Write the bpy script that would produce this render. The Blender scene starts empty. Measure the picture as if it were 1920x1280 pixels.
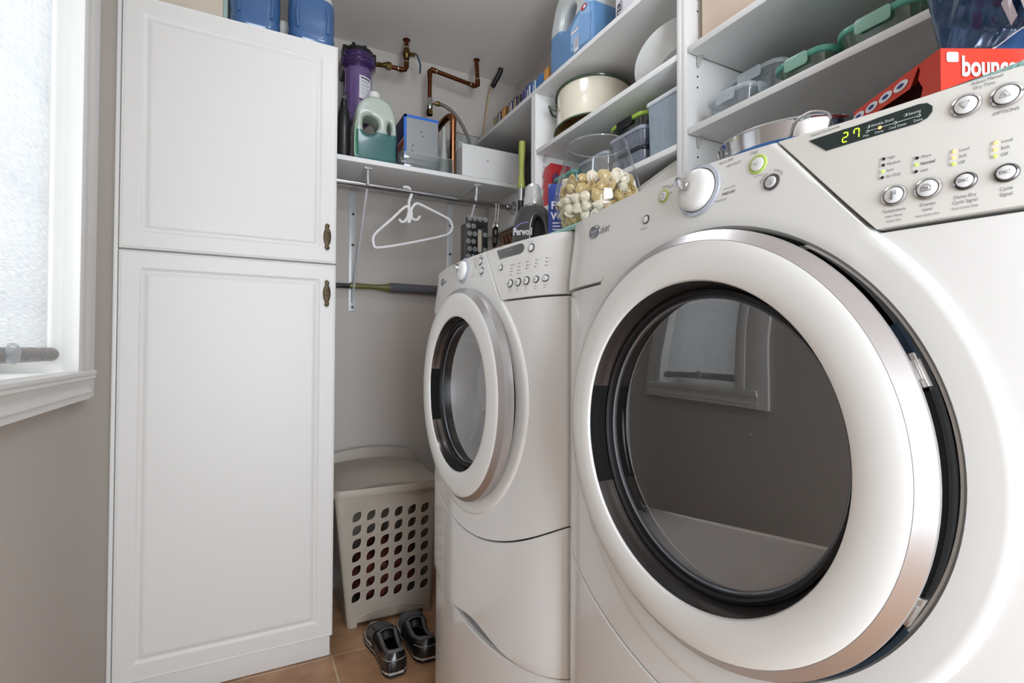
import bpy, bmesh, math, random
from mathutils import Vector, Matrix
random.seed(7)
SC = bpy.context.scene
COL = SC.collection
PI = math.pi
rad = math.radians

# ------------------------------------------------------------------ camera
cam = bpy.data.cameras.new('camera')
cam.sensor_width = 36.0
cam.lens = 36.0 * 967.86 / 1920.0
cam.clip_start = 0.01
camo = bpy.data.objects.new('camera', cam)
COL.objects.link(camo)
yaw, pit, rol = rad(27.4511), rad(0.9596), rad(-0.25)
camo.matrix_world = (Matrix.Translation((0, 0, 1.05)) @ Matrix.Rotation(-yaw, 4, 'Z')
                     @ Matrix.Rotation(PI / 2 + pit, 4, 'X') @ Matrix.Rotation(-rol, 4, 'Z'))
SC.camera = camo

# ------------------------------------------------------------------ colour management
SC.view_settings.view_transform = 'Standard'
SC.view_settings.look = 'None'
SC.view_settings.gamma = 1.0
SC.view_settings.use_curve_mapping = False
SC.view_settings.exposure = 0.62
SC.cycles.use_denoising = True
SC.cycles.max_bounces = 10
SC.cycles.transparent_max_bounces = 16
SC.cycles.sample_clamp_indirect = 6.0
SC.cycles.caustics_reflective = False
SC.cycles.caustics_refractive = False

# ------------------------------------------------------------------ sky, daylight, fill light
W = bpy.data.worlds.new('sky'); SC.world = W
W.use_nodes = True
W.node_tree.nodes['Background'].inputs[0].default_value = (0.86, 0.92, 1.0, 1)
W.node_tree.nodes['Background'].inputs[1].default_value = 1.5


def add_light(name, kind, loc, energy, color=(1, 1, 1), size=None, size_y=None, direction=None):
    l = bpy.data.lights.new(name, kind)
    l.energy = energy
    l.color = color
    if kind == 'AREA':
        l.shape = 'RECTANGLE' if size_y else 'DISK'
        l.size = size
        if size_y:
            l.size_y = size_y
    if kind == 'SUN':
        l.angle = rad(3)
    o = bpy.data.objects.new(name, l)
    COL.objects.link(o)
    o.location = loc
    if direction:
        o.rotation_euler = Vector(direction).to_track_quat('-Z', 'Y').to_euler()
    return o


SUN_E, FILL_E, LAMP_E, WIN_E = .6, 42.0, 8.0, 28.0
add_light('sun', 'SUN', (-3, 0, 4), SUN_E, (1, .96, .9), direction=(1.0, .35, -.75))
# fill light added behind the camera, in an unseen made-up doorway
add_light('rear_fill_light', 'AREA', (.19, -1.52, 1.15), FILL_E, (.82, .91, 1), .9, 2.0, direction=(.32, 1, .20))
# open sky outside the window
add_light('window_light', 'AREA', (-1.45, 1.19, 1.75), WIN_E, (.93, .97, 1), 1.6, 1.8, direction=(1, 0, -.15))


# ------------------------------------------------------------------ materials
def srgb(c):
    return tuple(((v / 255) / 12.92 if v / 255 <= .04045 else ((v / 255 + .055) / 1.055) ** 2.4) for v in c)


MATS = {}


def mat(name, rgb, rough=.5, metal=0.0, coat=0.0, var=.03, nscale=12, bump=0.0, bscale=60, trans=0.0, ior=1.45,
        alpha=1.0, emit=None, estr=0.0, spec=.5, sub=0.0):
    if name in MATS:
        return MATS[name]
    m = bpy.data.materials.new(name)
    m.use_nodes = True
    nt = m.node_tree
    b = nt.nodes['Principled BSDF']
    c = srgb(rgb)
    tc = nt.nodes.new('ShaderNodeTexCoord')
    n = nt.nodes.new('ShaderNodeTexNoise')
    n.inputs['Scale'].default_value = nscale
    n.inputs['Detail'].default_value = 3
    nt.links.new(tc.outputs['Object'], n.inputs['Vector'])
    mx = nt.nodes.new('ShaderNodeMix'); mx.data_type = 'RGBA'
    mx.inputs[6].default_value = (*[max(0, v * (1 - var)) for v in c], 1)
    mx.inputs[7].default_value = (*[min(1, v * (1 + var)) for v in c], 1)
    nt.links.new(n.outputs['Fac'], mx.inputs[0])
    nt.links.new(mx.outputs[2], b.inputs['Base Color'])
    b.inputs['Roughness'].default_value = rough
    b.inputs['Metallic'].default_value = metal
    b.inputs['Coat Weight'].default_value = coat
    b.inputs['Coat Roughness'].default_value = .06
    b.inputs['Transmission Weight'].default_value = trans
    b.inputs['IOR'].default_value = ior
    b.inputs['Alpha'].default_value = alpha
    b.inputs['Specular IOR Level'].default_value = spec
    if emit:
        b.inputs['Emission Color'].default_value = (*srgb(emit), 1)
        b.inputs['Emission Strength'].default_value = estr
    if bump > 0:
        n2 = nt.nodes.new('ShaderNodeTexNoise')
        n2.inputs['Scale'].default_value = bscale
        n2.inputs['Detail'].default_value = 4
        nt.links.new(tc.outputs['Object'], n2.inputs['Vector'])
        bp = nt.nodes.new('ShaderNodeBump')
        bp.inputs['Strength'].default_value = bump
        bp.inputs['Distance'].default_value = .002
        nt.links.new(n2.outputs['Fac'], bp.inputs['Height'])
        nt.links.new(bp.outputs[0], b.inputs['Normal'])
    MATS[name] = m
    return m


def sheet_glass(name, tint=(1, 1, 1), rough=.01, ior=1.5, body=0.0, body_col=(200, 210, 210), gain=1.0):
    """thin clear sheet: transparent with a mirror reflection that follows Fresnel, plus some cloudy body"""
    if name in MATS:
        return MATS[name]
    m = bpy.data.materials.new(name)
    m.use_nodes = True
    nt = m.node_tree
    for n in list(nt.nodes):
        nt.nodes.remove(n)
    out = nt.nodes.new('ShaderNodeOutputMaterial')
    tr = nt.nodes.new('ShaderNodeBsdfTransparent'); tr.inputs[0].default_value = (*tint, 1)
    gl = nt.nodes.new('ShaderNodeBsdfGlossy'); gl.inputs['Roughness'].default_value = rough
    df = nt.nodes.new('ShaderNodeBsdfDiffuse'); df.inputs[0].default_value = (*srgb(body_col), 1)
    ge = nt.nodes.new('ShaderNodeNewGeometry')
    dt = nt.nodes.new('ShaderNodeVectorMath'); dt.operation = 'DOT_PRODUCT'
    nt.links.new(ge.outputs['Normal'], dt.inputs[0]); nt.links.new(ge.outputs['Incoming'], dt.inputs[1])
    ab = nt.nodes.new('ShaderNodeMath'); ab.operation = 'ABSOLUTE'; nt.links.new(dt.outputs['Value'], ab.inputs[0])
    om = nt.nodes.new('ShaderNodeMath'); om.operation = 'SUBTRACT'; om.inputs[0].default_value = 1; nt.links.new(ab.outputs[0], om.inputs[1])
    pw = nt.nodes.new('ShaderNodeMath'); pw.operation = 'POWER'; pw.inputs[1].default_value = 5; nt.links.new(om.outputs[0], pw.inputs[0])
    f0 = ((ior - 1) / (ior + 1)) ** 2 * 2
    fr = nt.nodes.new('ShaderNodeMapRange'); fr.inputs['To Min'].default_value = f0; fr.inputs['To Max'].default_value = 1.0
    nt.links.new(pw.outputs[0], fr.inputs['Value'])
    mu = nt.nodes.new('ShaderNodeMath'); mu.operation = 'MULTIPLY'; mu.inputs[1].default_value = gain; mu.use_clamp = True
    nz = nt.nodes.new('ShaderNodeTexNoise'); nz.inputs['Scale'].default_value = 9
    mr = nt.nodes.new('ShaderNodeMapRange')
    mr.inputs['To Min'].default_value = body * .8; mr.inputs['To Max'].default_value = min(1, body * 1.2)
    nt.links.new(nz.outputs['Fac'], mr.inputs['Value'])
    m1 = nt.nodes.new('ShaderNodeMixShader'); m2 = nt.nodes.new('ShaderNodeMixShader')
    nt.links.new(mr.outputs[0], m1.inputs[0])
    nt.links.new(tr.outputs[0], m1.inputs[1]); nt.links.new(df.outputs[0], m1.inputs[2])
    nt.links.new(fr.outputs[0], mu.inputs[0]); nt.links.new(mu.outputs[0], m2.inputs[0])
    nt.links.new(m1.outputs[0], m2.inputs[1]); nt.links.new(gl.outputs[0], m2.inputs[2])
    nt.links.new(m2.outputs[0], out.inputs[0])
    MATS[name] = m
    return m


WHITE = mat('machine_white_enamel', (229, 228, 226), .22, coat=.6, var=.006, nscale=3)
WHITE2 = mat('machine_white_plastic', (226, 225, 222), .28, coat=.35, var=.006, nscale=3)
CREAMW = mat('machine_trim_plastic', (222, 220, 214), .3, coat=.3, var=.006)
CABW = mat('cabinet_white_lacquer', (219, 216, 212), .42, var=.012, nscale=2)
SHELFW = mat('shelf_white_melamine', (226, 225, 223), .4, var=.01, nscale=3)
TRIMW = mat('trim_white_paint', (226, 224, 220), .38, var=.01)
WALL = mat('wall_taupe_paint', (192, 184, 176), .85, var=.02, nscale=3, bump=.12, bscale=300)
CEIL = mat('ceiling_paint', (226, 220, 214), .9, var=.015, nscale=2, bump=.1, bscale=250)
CHROME = mat('chrome_metal', (205, 205, 207), .12, metal=1, var=.02)
BRUSH = mat('brushed_steel', (190, 186, 184), .27, metal=1, var=.04, nscale=30)
SATIN = mat('satin_silver_ring', (196, 193, 193), .3, metal=.9, var=.02)
DARKM = mat('dark_grey_metal', (70, 69, 70), .3, metal=.7)
BLACKP = mat('black_plastic', (20, 20, 21), .3, coat=.3)
BLACKR = mat('black_rubber', (16, 16, 17), .45)
DKGREY = mat('dark_grey_plastic', (58, 57, 57), .25, coat=.5)
GREYP = mat('grey_print', (120, 120, 122), .5)
LTPRINT = mat('light_grey_print', (158, 158, 160), .5)
COPPER = mat('aged_copper', (116, 68, 42), .28, metal=.95, var=.3, nscale=25)
BRASS = mat('aged_brass', (104, 82, 46), .33, metal=.95, var=.25, nscale=60)
SOLDER = mat('solder_silver', (180, 172, 165), .3, metal=.9)
GLASS = sheet_glass('clear_glass', (.97, .985, .98), .005, 1.5)


# ------------------------------------------------------------------ mesh builder
class MB:
    def __init__(s, *mats):
        s.bm = bmesh.new(); s.mats = list(mats); s.mi = 0; s.T = None

    def use(s, m):
        if m not in s.mats:
            s.mats.append(m)
        s.mi = s.mats.index(m)
        return s

    def addraw(s, verts, faces, smooth=True):
        T = s.T
        vs = [s.bm.verts.new(T @ Vector(v) if T else v) for v in verts]
        for f in faces:
            try:
                fc = s.bm.faces.new([vs[i] for i in f]); fc.material_index = s.mi; fc.smooth = smooth
            except ValueError:
                pass
        return vs

    def box(s, x0, x1, y0, y1, z0, z1, bev=0.0, seg=2, M=None):
        b = bmesh.new()
        bmesh.ops.create_cube(b, size=1)
        for v in b.verts:
            v.co = ((x0 + x1) / 2 + v.co.x * (x1 - x0), (y0 + y1) / 2 + v.co.y * (y1 - y0), (z0 + z1) / 2 + v.co.z * (z1 - z0))
        if bev > 0:
            bmesh.ops.bevel(b, geom=b.edges[:], offset=bev, segments=seg, profile=.5, affect='EDGES')
        s._take(b, M)
        return s

    def _take(s, b, M=None):
        b.verts.ensure_lookup_table(); b.verts.index_update()
        vv = [(M @ v.co) if M else v.co.copy() for v in b.verts]
        s.addraw(vv, [[v.index for v in f.verts] for f in b.faces])
        b.free()

    def tube(s, pts, r, seg=10, closed=False, smooth_path=0, caps=True, flat=None):
        pts = [Vector(p) for p in pts]
        if smooth_path:
            pts = catmull(pts, smooth_path, closed)
        n = len(pts)
        rr = r if callable(r) else (lambda t: r)
        ups = None; verts = []; faces = []
        for i in range(n):
            a = pts[(i - 1) % n] if (closed or i > 0) else pts[i]
            c = pts[(i + 1) % n] if (closed or i < n - 1) else pts[i]
            t = (c - a)
            t = t.normalized() if t.length > 1e-9 else Vector((0, 0, 1))
            if ups is None:
                ups = Vector((0, 0, 1)) if abs(t.z) < .9 else Vector((1, 0, 0))
            u = (ups - t * ups.dot(t)).normalized(); ups = u
            w = t.cross(u)
            R = rr(i / max(1, n - 1))
            for k in range(seg):
                an = 2 * PI * k / seg
                fu = flat if flat else 1
                verts.append(pts[i] + u * math.cos(an) * R * fu + w * math.sin(an) * R)
        for i in range(n if closed else n - 1):
            for k in range(seg):
                j = (i + 1) % n
                faces.append([i * seg + k, i * seg + (k + 1) % seg, j * seg + (k + 1) % seg, j * seg + k])
        if caps and not closed:
            faces.append(list(range(seg))[::-1]); faces.append([(n - 1) * seg + k for k in range(seg)])
        s.addraw(verts, faces)
        return s

    def lathe(s, prof, origin=(0, 0, 0), axis=(0, 0, 1), seg=32, sx=1, sy=1, ang=2 * PI, start=0):
        """prof: list of (radius, height along axis)"""
        q = Vector(axis).normalized().to_track_quat('Z', 'Y').to_matrix()
        o = Vector(origin); verts = []; faces = []; full = ang > 6.28
        ns = seg if full else seg + 1
        for (r, h) in prof:
            for k in range(ns):
                a = start + ang * k / seg
                verts.append(o + q @ Vector((r * math.cos(a) * sx, r * math.sin(a) * sy, h)))
        for i in range(len(prof) - 1):
            for k in range(seg if full else seg):
                k2 = (k + 1) % ns if full else k + 1
                faces.append([i * ns + k, i * ns + k2, (i + 1) * ns + k2, (i + 1) * ns + k])
        s.addraw(verts, faces)
        return s

    def grid(s, fn, nu, nv, cu=False):
        """fn(u,v)->point; u,v lists or counts"""
        U = nu if isinstance(nu, list) else [i / nu for i in range(nu + 1)]
        V = nv if isinstance(nv, list) else [i / nv for i in range(nv + 1)]
        verts = [fn(u, v) for v in V for u in U]
        w = len(U); faces = []
        for j in range(len(V) - 1):
            for i in range(w - 1):
                faces.append([j * w + i, j * w + i + 1, (j + 1) * w + i + 1, (j + 1) * w + i])
        s.addraw(verts, faces)
        return s

    def sphere(s, c, rx, ry=None, rz=None, seg=16, M=None):
        ry = ry or rx; rz = rz or rx
        b = bmesh.new(); bmesh.ops.create_uvsphere(b, u_segments=seg, v_segments=max(6, seg // 2), radius=1)
        for v in b.verts:
            p = Vector((v.co.x * rx, v.co.y * ry, v.co.z * rz))
            v.co = (M @ p if M else p) + Vector(c)
        s._take(b)
        return s

    def mesh(s, me, fn, smooth=True):
        s.addraw([fn(v.co) for v in me.vertices], [list(p.vertices) for p in me.polygons], smooth)
        return s

    def plate(s, outline, holes=(), thick=.01, bev=0.0, fn=None, res=2):
        """extruded flat outline with holes in local xy, thickness along z (centred)"""
        c = bpy.data.curves.new('tmp', 'CURVE'); c.dimensions = '2D'; c.fill_mode = 'BOTH'
        c.extrude = max(thick / 2 - bev, 1e-5); c.bevel_depth = bev; c.bevel_resolution = res; c.offset = -bev
        for ring in [outline] + list(holes):
            sp = c.splines.new('POLY'); sp.points.add(len(ring) - 1)
            for i, p in enumerate(ring):
                sp.points[i].co = (p[0], p[1], 0, 1)
            sp.use_cyclic_u = True
        o = bpy.data.objects.new('tmp', c)
        me = bpy.data.meshes.new_from_object(o)
        s.mesh(me, fn or (lambda p: p.copy()))
        bpy.data.objects.remove(o); bpy.data.meshes.remove(me)
        return s

    def text(s, body, size, fn, align='CENTER', ext=0.0, bold=0.0, shear=0.0, xs=1.0):
        c = bpy.data.curves.new('tmp', 'FONT'); c.body = body; c.size = size; c.align_x = align
        c.extrude = ext; c.offset = bold; c.shear = shear; c.resolution_u = 3
        o = bpy.data.objects.new('tmp', c)
        me = bpy.data.meshes.new_from_object(o)
        s.mesh(me, lambda p: fn(p.x * xs, p.y, p.z), smooth=False)
        bpy.data.objects.remove(o); bpy.data.meshes.remove(me)
        return s

    def build(s, name, parent=None, merge=True, ang=35):
        if merge:
            bmesh.ops.remove_doubles(s.bm, verts=s.bm.verts, dist=1e-5)
        bmesh.ops.recalc_face_normals(s.bm, faces=s.bm.faces)
        me = bpy.data.meshes.new(name); s.bm.to_mesh(me); s.bm.free()
        for m in s.mats:
            me.materials.append(m)
        me.set_sharp_from_angle(angle=rad(ang))
        o = bpy.data.objects.new(name, me); COL.objects.link(o)
        if parent:
            o.parent = parent
        return o


def catmull(P, n, closed=False):
    out = []; m = len(P)
    for i in range(m if closed else m - 1):
        p0 = P[(i - 1) % m] if (closed or i > 0) else P[i] * 2 - P[i + 1]
        p1 = P[i]; p2 = P[(i + 1) % m]
        p3 = P[(i + 2) % m] if (closed or i < m - 2) else P[i + 1] * 2 - P[i]
        for k in range(n):
            t = k / n
            out.append(.5 * ((2 * p1) + (p2 - p0) * t + (2 * p0 - 5 * p1 + 4 * p2 - p3) * t * t + (3 * p1 - p0 - 3 * p2 + p3) * t ** 3))
    if not closed:
        out.append(P[-1].copy())
    return out


def sm2(P, n=4):
    return [(p.x, p.y) for p in catmull([Vector((a[0], a[1], 0)) for a in P], n, True)]


def rrect(w, h, r, n=5, cx=0, cy=0):
    out = []
    for (sx, sy, a0) in ((1, 1, 0), (-1, 1, 90), (-1, -1, 180), (1, -1, 270)):
        for k in range(n + 1):
            a = rad(a0 + 90 * k / n)
            out.append((cx + sx * (w / 2 - r) + r * math.cos(a), cy + sy * (h / 2 - r) + r * math.sin(a)))
    return out


def thing(name, label, cat, loc=(0, 0, 0), rz=0.0, group=None):
    o = bpy.data.objects.new(name, None); COL.objects.link(o)
    o.empty_display_size = .05
    o.location = loc; o.rotation_euler = (0, 0, rz)
    o['label'] = label; o['category'] = cat
    if group:
        o['group'] = group
    return o


def tag(o, label, cat, group=None):
    o['label'] = label; o['category'] = cat
    if group:
        o['group'] = group
    return o


def struct(o):
    o['kind'] = 'structure'
    return o


def rebase(t, loc, rz=0.0):
    """children were built in world space: put the thing's origin at loc"""
    M = Matrix.Translation(loc) @ Matrix.Rotation(rz, 4, 'Z'); Mi = M.inverted()
    seen = set()

    def rec(o):
        for c in [x for x in COL.objects if x.parent == o]:
            if c.data not in seen:
                c.data.transform(Mi); seen.add(c.data)
            rec(c)
    rec(t)
    t.location = loc; t.rotation_euler = (0, 0, rz)


def center_one(o, loc):
    o.data.transform(Matrix.Translation(loc).inverted()); o.location = loc
    return o


# ================================================================== SETTING
XL, XR, YB, YF, ZC = -.34, 1.256, 2.392, -1.50, 2.44
m = MB(WALL); m.box(XR, XR + .12, YF - .1, YB + .12, 0, ZC); struct(m.build('wall_right'))
m = MB(WALL); m.box(XL - .12, XR, YB, YB + .12, 0, ZC); struct(m.build('wall_back'))
WY0, WY1, WZ0, WZ1 = .93, 1.447, .985, 2.10      # window opening
m = MB(WALL)
m.box(XL - .16, XL, YF - .1, WY0, 0, ZC); m.box(XL - .16, XL, WY1, YB, 0, ZC)
m.box(XL - .16, XL, WY0, WY1, 0, WZ0); m.box(XL - .16, XL, WY0, WY1, WZ1, ZC)
struct(m.build('wall_left'))
m = MB(WALL)
m.box(XL, -.28, YF - .1, YF, 0, ZC); m.box(.68, XR, YF - .1, YF, 0, ZC); m.box(-.28, .68, YF - .1, YF, 2.16, ZC)  # unseen opening, added to let the fill light in
struct(m.build('wall_front'))
m = MB(CEIL); m.box(XL - .16, XR + .12, YF - .1, YB + .12, ZC, ZC + .1); struct(m.build('ceiling'))
m = MB(TRIMW)
m.box(-.33, -.28, YF - .012, YF + .014, 0, 2.23, .004); m.box(.68, .75, YF - .012, YF + .014, 0, 2.23, .004)
m.box(-.33, .75, YF - .012, YF + .014, 2.16, 2.23, .004); struct(m.build('trim_1'))


def floor_mat():
    m = bpy.data.materials.new('terracotta_tile_floor'); m.use_nodes = True
    nt = m.node_tree; b = nt.nodes['Principled BSDF']
    tc = nt.nodes.new('ShaderNodeTexCoord'); mp = nt.nodes.new('ShaderNodeMapping')
    mp.inputs['Location'].default_value = (.0535, .128, 0)
    nt.links.new(tc.outputs['Object'], mp.inputs[0])
    br = nt.nodes.new('ShaderNodeTexBrick'); br.offset = 0; br.squash = 1
    br.inputs['Scale'].default_value = 1; br.inputs['Brick Width'].default_value = .332
    br.inputs['Row Height'].default_value = .332; br.inputs['Mortar Size'].default_value = .0035
    br.inputs['Mortar Smooth'].default_value = .2; br.inputs['Bias'].default_value = 0
    br.inputs['Color1'].default_value = (*srgb((196, 152, 116)), 1)
    br.inputs['Color2'].default_value = (*srgb((182, 140, 106)), 1)
    br.inputs['Mortar'].default_value = (*srgb((212, 188, 160)), 1)
    nt.links.new(mp.outputs[0], br.inputs[0])
    nz = nt.nodes.new('ShaderNodeTexNoise'); nz.inputs['Scale'].default_value = 9; nz.inputs['Detail'].default_value = 6
    nt.links.new(tc.outputs['Object'], nz.inputs[0])
    cr = nt.nodes.new('ShaderNodeValToRGB')
    cr.color_ramp.elements[0].position = .3; cr.color_ramp.elements[0].color = (.62, .58, .53, 1)
    cr.color_ramp.elements[1].position = .7; cr.color_ramp.elements[1].color = (1.1, 1.08, 1.05, 1)
    nt.links.new(nz.outputs['Fac'], cr.inputs[0])
    mx = nt.nodes.new('ShaderNodeMix'); mx.data_type = 'RGBA'; mx.blend_type = 'MULTIPLY'; mx.inputs[0].default_value = 1
    nt.links.new(br.outputs['Color'], mx.inputs[6]); nt.links.new(cr.outputs[0], mx.inputs[7])
    nt.links.new(mx.outputs[2], b.inputs['Base Color'])
    b.inputs['Roughness'].default_value = .38
    bp = nt.nodes.new('ShaderNodeBump'); bp.inputs['Strength'].default_value = .5; bp.inputs['Distance'].default_value = .002
    bp.invert = True
    nt.links.new(br.outputs['Fac'], bp.inputs['Height']); nt.links.new(bp.outputs[0], b.inputs['Normal'])
    return m


m = MB(floor_mat()); m.box(XL - .16, XR + .12, YF - 1.2, YB + .12, -.05, 0); struct(m.build('floor'))
# baseboards
m = MB(TRIMW); m.box(.29, XR, YB - .014, YB, 0, .09, .003); struct(m.build('baseboard_back'))
m = MB(TRIMW); m.box(XL, XL + .014, YF, 1.84, 0, .075, .003); struct(m.build('baseboard_left'))
# scribed filler strip between the wall and the tall cabinet
m = MB(TRIMW); m.box(XL, -.329, 1.862, 1.90, 0, ZC, .002); struct(m.build('trim_2'))

# ------------------------------------------------------------------ window
m = MB(TRIMW)
# far jamb, near jamb, head and stool inside the wall thickness
m.box(XL - .16, XL + .004, WY1 - .012, WY1 + .001, WZ0, WZ1); m.box(XL - .16, XL + .004, WY0 - .001, WY0 + .012, WZ0, WZ1)
m.box(XL - .16, XL + .004, WY0, WY1, WZ1 - .012, WZ1 + .001); m.box(XL - .16, XL + .004, WY0, WY1, WZ0 - .001, WZ0 + .012)
win = struct(m.build('window_1'))
m = MB(TRIMW)
# casing boards with an inner bead, mitred look by overlap
CW = .138
for (y0, y1) in ((WY1 - .004, WY1 + CW), (WY0 - CW, WY0 + .004)):
    m.box(XL, XL + .018, y0, y1, WZ0 - .052, WZ1 + CW, .002)
m.box(XL, XL + .018, WY0 - CW, WY1 + CW, WZ1 - .004, WZ1 + CW, .002)
m.box(XL - .01, XL + .022, WY1 - .013, WY1 + .036, WZ0, WZ1 + .01, .004); m.box(XL - .01, XL + .022, WY0 - .036, WY0 + .013, WZ0, WZ1 + .01, .004)
o = m.build('window_casing', win)
m = MB(TRIMW)
prof = [(0, .0145), (.027, .0145), (.031, .012), (.031, .006), (.028, .002), (.030, 0), (.030, -.004), (.022, -.008), (.0185, -.016),
        (.019, -.026), (.0235, -.034), (.0235, -.037), (.02, -.038), (.02, -.052), (0, -.052)]
ya, yb = WY0 - CW + .045, WY1 + CW - .045
vs = []
for y in (ya, yb):
    for (a, b) in prof:
        vs.append((XL + a, y, WZ0 + b))
n = len(prof)
fs = [[i, i + 1, n + i + 1, n + i] for i in range(n - 1)] + [list(range(n)), [2 * n - 1 - i for i in range(n)]]
m.addraw(vs, fs); o = m.build('window_sill', win)
m = MB(TRIMW)   # sash with muntins
xs0, xs1 = XL - .155, XL - .12
m.box(xs0, xs1, WY0 + .012, WY1 - .012, WZ0 + .012, WZ0 + .055, .003); m.box(xs0, xs1, WY0 + .012, WY1 - .012, WZ1 - .055, WZ1 - .012, .003)
m.box(xs0, xs1, WY0 + .012, WY0 + .05, WZ0 + .05, WZ1 - .05, .003); m.box(xs0, xs1, WY1 - .05, WY1 - .012, WZ0 + .05, WZ1 - .05, .003)
for k in (1, 2):
    y = WY0 + (WY1 - WY0) * k / 3; m.box(xs0 + .008, xs1 - .004, y - .006, y + .006, WZ0 + .05, WZ1 - .05, .002)
for k in range(1, 5):
    z = WZ0 + (WZ1 - WZ0) * k / 5; m.box(xs0 + .008, xs1 - .004, WY0 + .05, WY1 - .05, z - .006, z + .006, .002)
sash = m.build('window_frame', win)
m = MB(GLASS); m.box(XL - .140, XL - .137, WY0 + .045, WY1 - .045, WZ0 + .05, WZ1 - .05); m.build('pane', win)


def blind_mat():
    m = bpy.data.materials.new('linen_blind_fabric'); m.use_nodes = True
    nt = m.node_tree
    b = nt.nodes['Principled BSDF']; out = nt.nodes['Material Output']
    tc = nt.nodes.new('ShaderNodeTexCoord'); mp = nt.nodes.new('ShaderNodeMapping')
    mp.inputs['Scale'].default_value = (30, 30, 700)
    nz = nt.nodes.new('ShaderNodeTexNoise'); nz.inputs['Scale'].default_value = 1; nz.inputs['Detail'].default_value = 3
    nt.links.new(tc.outputs['Object'], mp.inputs[0]); nt.links.new(mp.outputs[0], nz.inputs[0])
    cr = nt.nodes.new('ShaderNodeValToRGB')
    cr.color_ramp.elements[0].position = .3; cr.color_ramp.elements[1].position = .7; cr.color_ramp.elements[0].color = (.62, .63, .66, 1); cr.color_ramp.elements[1].color = (.95, .95, .95, 1)
    nt.links.new(nz.outputs['Fac'], cr.inputs[0])
    nt.links.new(cr.outputs[0], b.inputs['Base Color']); b.inputs['Roughness'].default_value = .9
    tl = nt.nodes.new('ShaderNodeBsdfTranslucent'); nt.links.new(cr.outputs[0], tl.inputs[0])
    mx = nt.nodes.new('ShaderNodeMixShader'); mx.inputs[0].default_value = .30
    nt.links.new(b.outputs[0], mx.inputs[1]); nt.links.new(tl.outputs[0], mx.inputs[2])
    nt.links.new(mx.outputs[0], out.inputs[0])
    return m


bl = thing('roller_blind', 'pale linen roller blind drawn down inside the window with a grey fabric bottom bar', 'blind')
BX = XL - .032
m = MB(blind_mat())
m.grid(lambda u, v: (BX + .0012 * math.sin(u * 9 + v * 3), WY0 + .014 + u * (WY1 - WY0 - .030), 1.036 + v * (WZ1 - .05 - 1.036)), 24, 30)
m.build('blind_fabric', bl)
GREYF = mat('grey_woven_fabric', (168, 165, 163), .9, var=.35, nscale=90, bump=.4, bscale=200)
m = MB(GREYF)
m.tube([(BX + .006, WY0 + .016, 1.037), (BX + .006, WY1 - .018, 1.037)], .0150, 20, flat=.95)
m.sphere((BX + .006, WY1 - .018, 1.037), .0145, .006, .0145)
m.build('bottom_bar', bl)
m = MB(CHROME); m.tube([(BX + .01, WY0 + .014, WZ1 - .035), (BX + .01, WY1 - .016, WZ1 - .035)], .018, 16); m.build('roller', bl)
m = MB(sheet_glass('clear_plastic', (.92, .94, .95), .15, 1.5, .35, (205, 208, 210)))
m.lathe([(0, .012), (.016, .011), (.019, .006), (.018, 0), (0, 0)], (BX + .020, 1.166, 1.040), (1, .0, 0), 20); m.build('pull_tab', bl)
rebase(bl, (BX, (WY0 + WY1) / 2, 1.02))

# ------------------------------------------------------------------ added lamp, out of view, brightens the back of the room
lp = thing('fill_lamp', 'added round white fill lamp hanging out of view above the middle of the aisle', 'lamp')
m = MB(mat('fill_lamp_glow', (255, 250, 242), .4, emit=(240, 245, 255), estr=LAMP_E))
m.lathe([(0, -.085), (.06, -.078), (.11, -.052), (.135, -.02), (.130, 0), (.09, .012), (0, .014)], (.45, 1.20, ZC - .16), seg=32); m.build('lamp_shade', lp)
m = MB(BRUSH); m.tube([(.45, 1.20, ZC - .146), (.45, 1.20, ZC - .016)], .012, 12); m.build('stem', lp)
m = MB(BRUSH); m.lathe([(0, 0), (.148, 0), (.148, -.014), (.138, -.018), (0, -.018)], (.45, 1.20, ZC), seg=32); m.build('base', lp)
rebase(lp, (.45, 1.20, ZC))


# ================================================================== TALL CABINET
CX0, CX1, CY = -.3268, .2788, 1.8527
cb = thing('tall_cabinet', 'tall white pantry cabinet with two raised-panel doors standing in the back left corner', 'cabinet')
m = MB(CABW)
m.box(CX0, CX1 - .002, CY + .0195, YB - .004, .075, 2.094, .001); m.build('body', cb)
m = MB(CABW); m.box(CX0 + .001, CX1 - .0055, CY + .022, CY + .036, .002, .0755, .001); m.build('toe_kick', cb)


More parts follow.
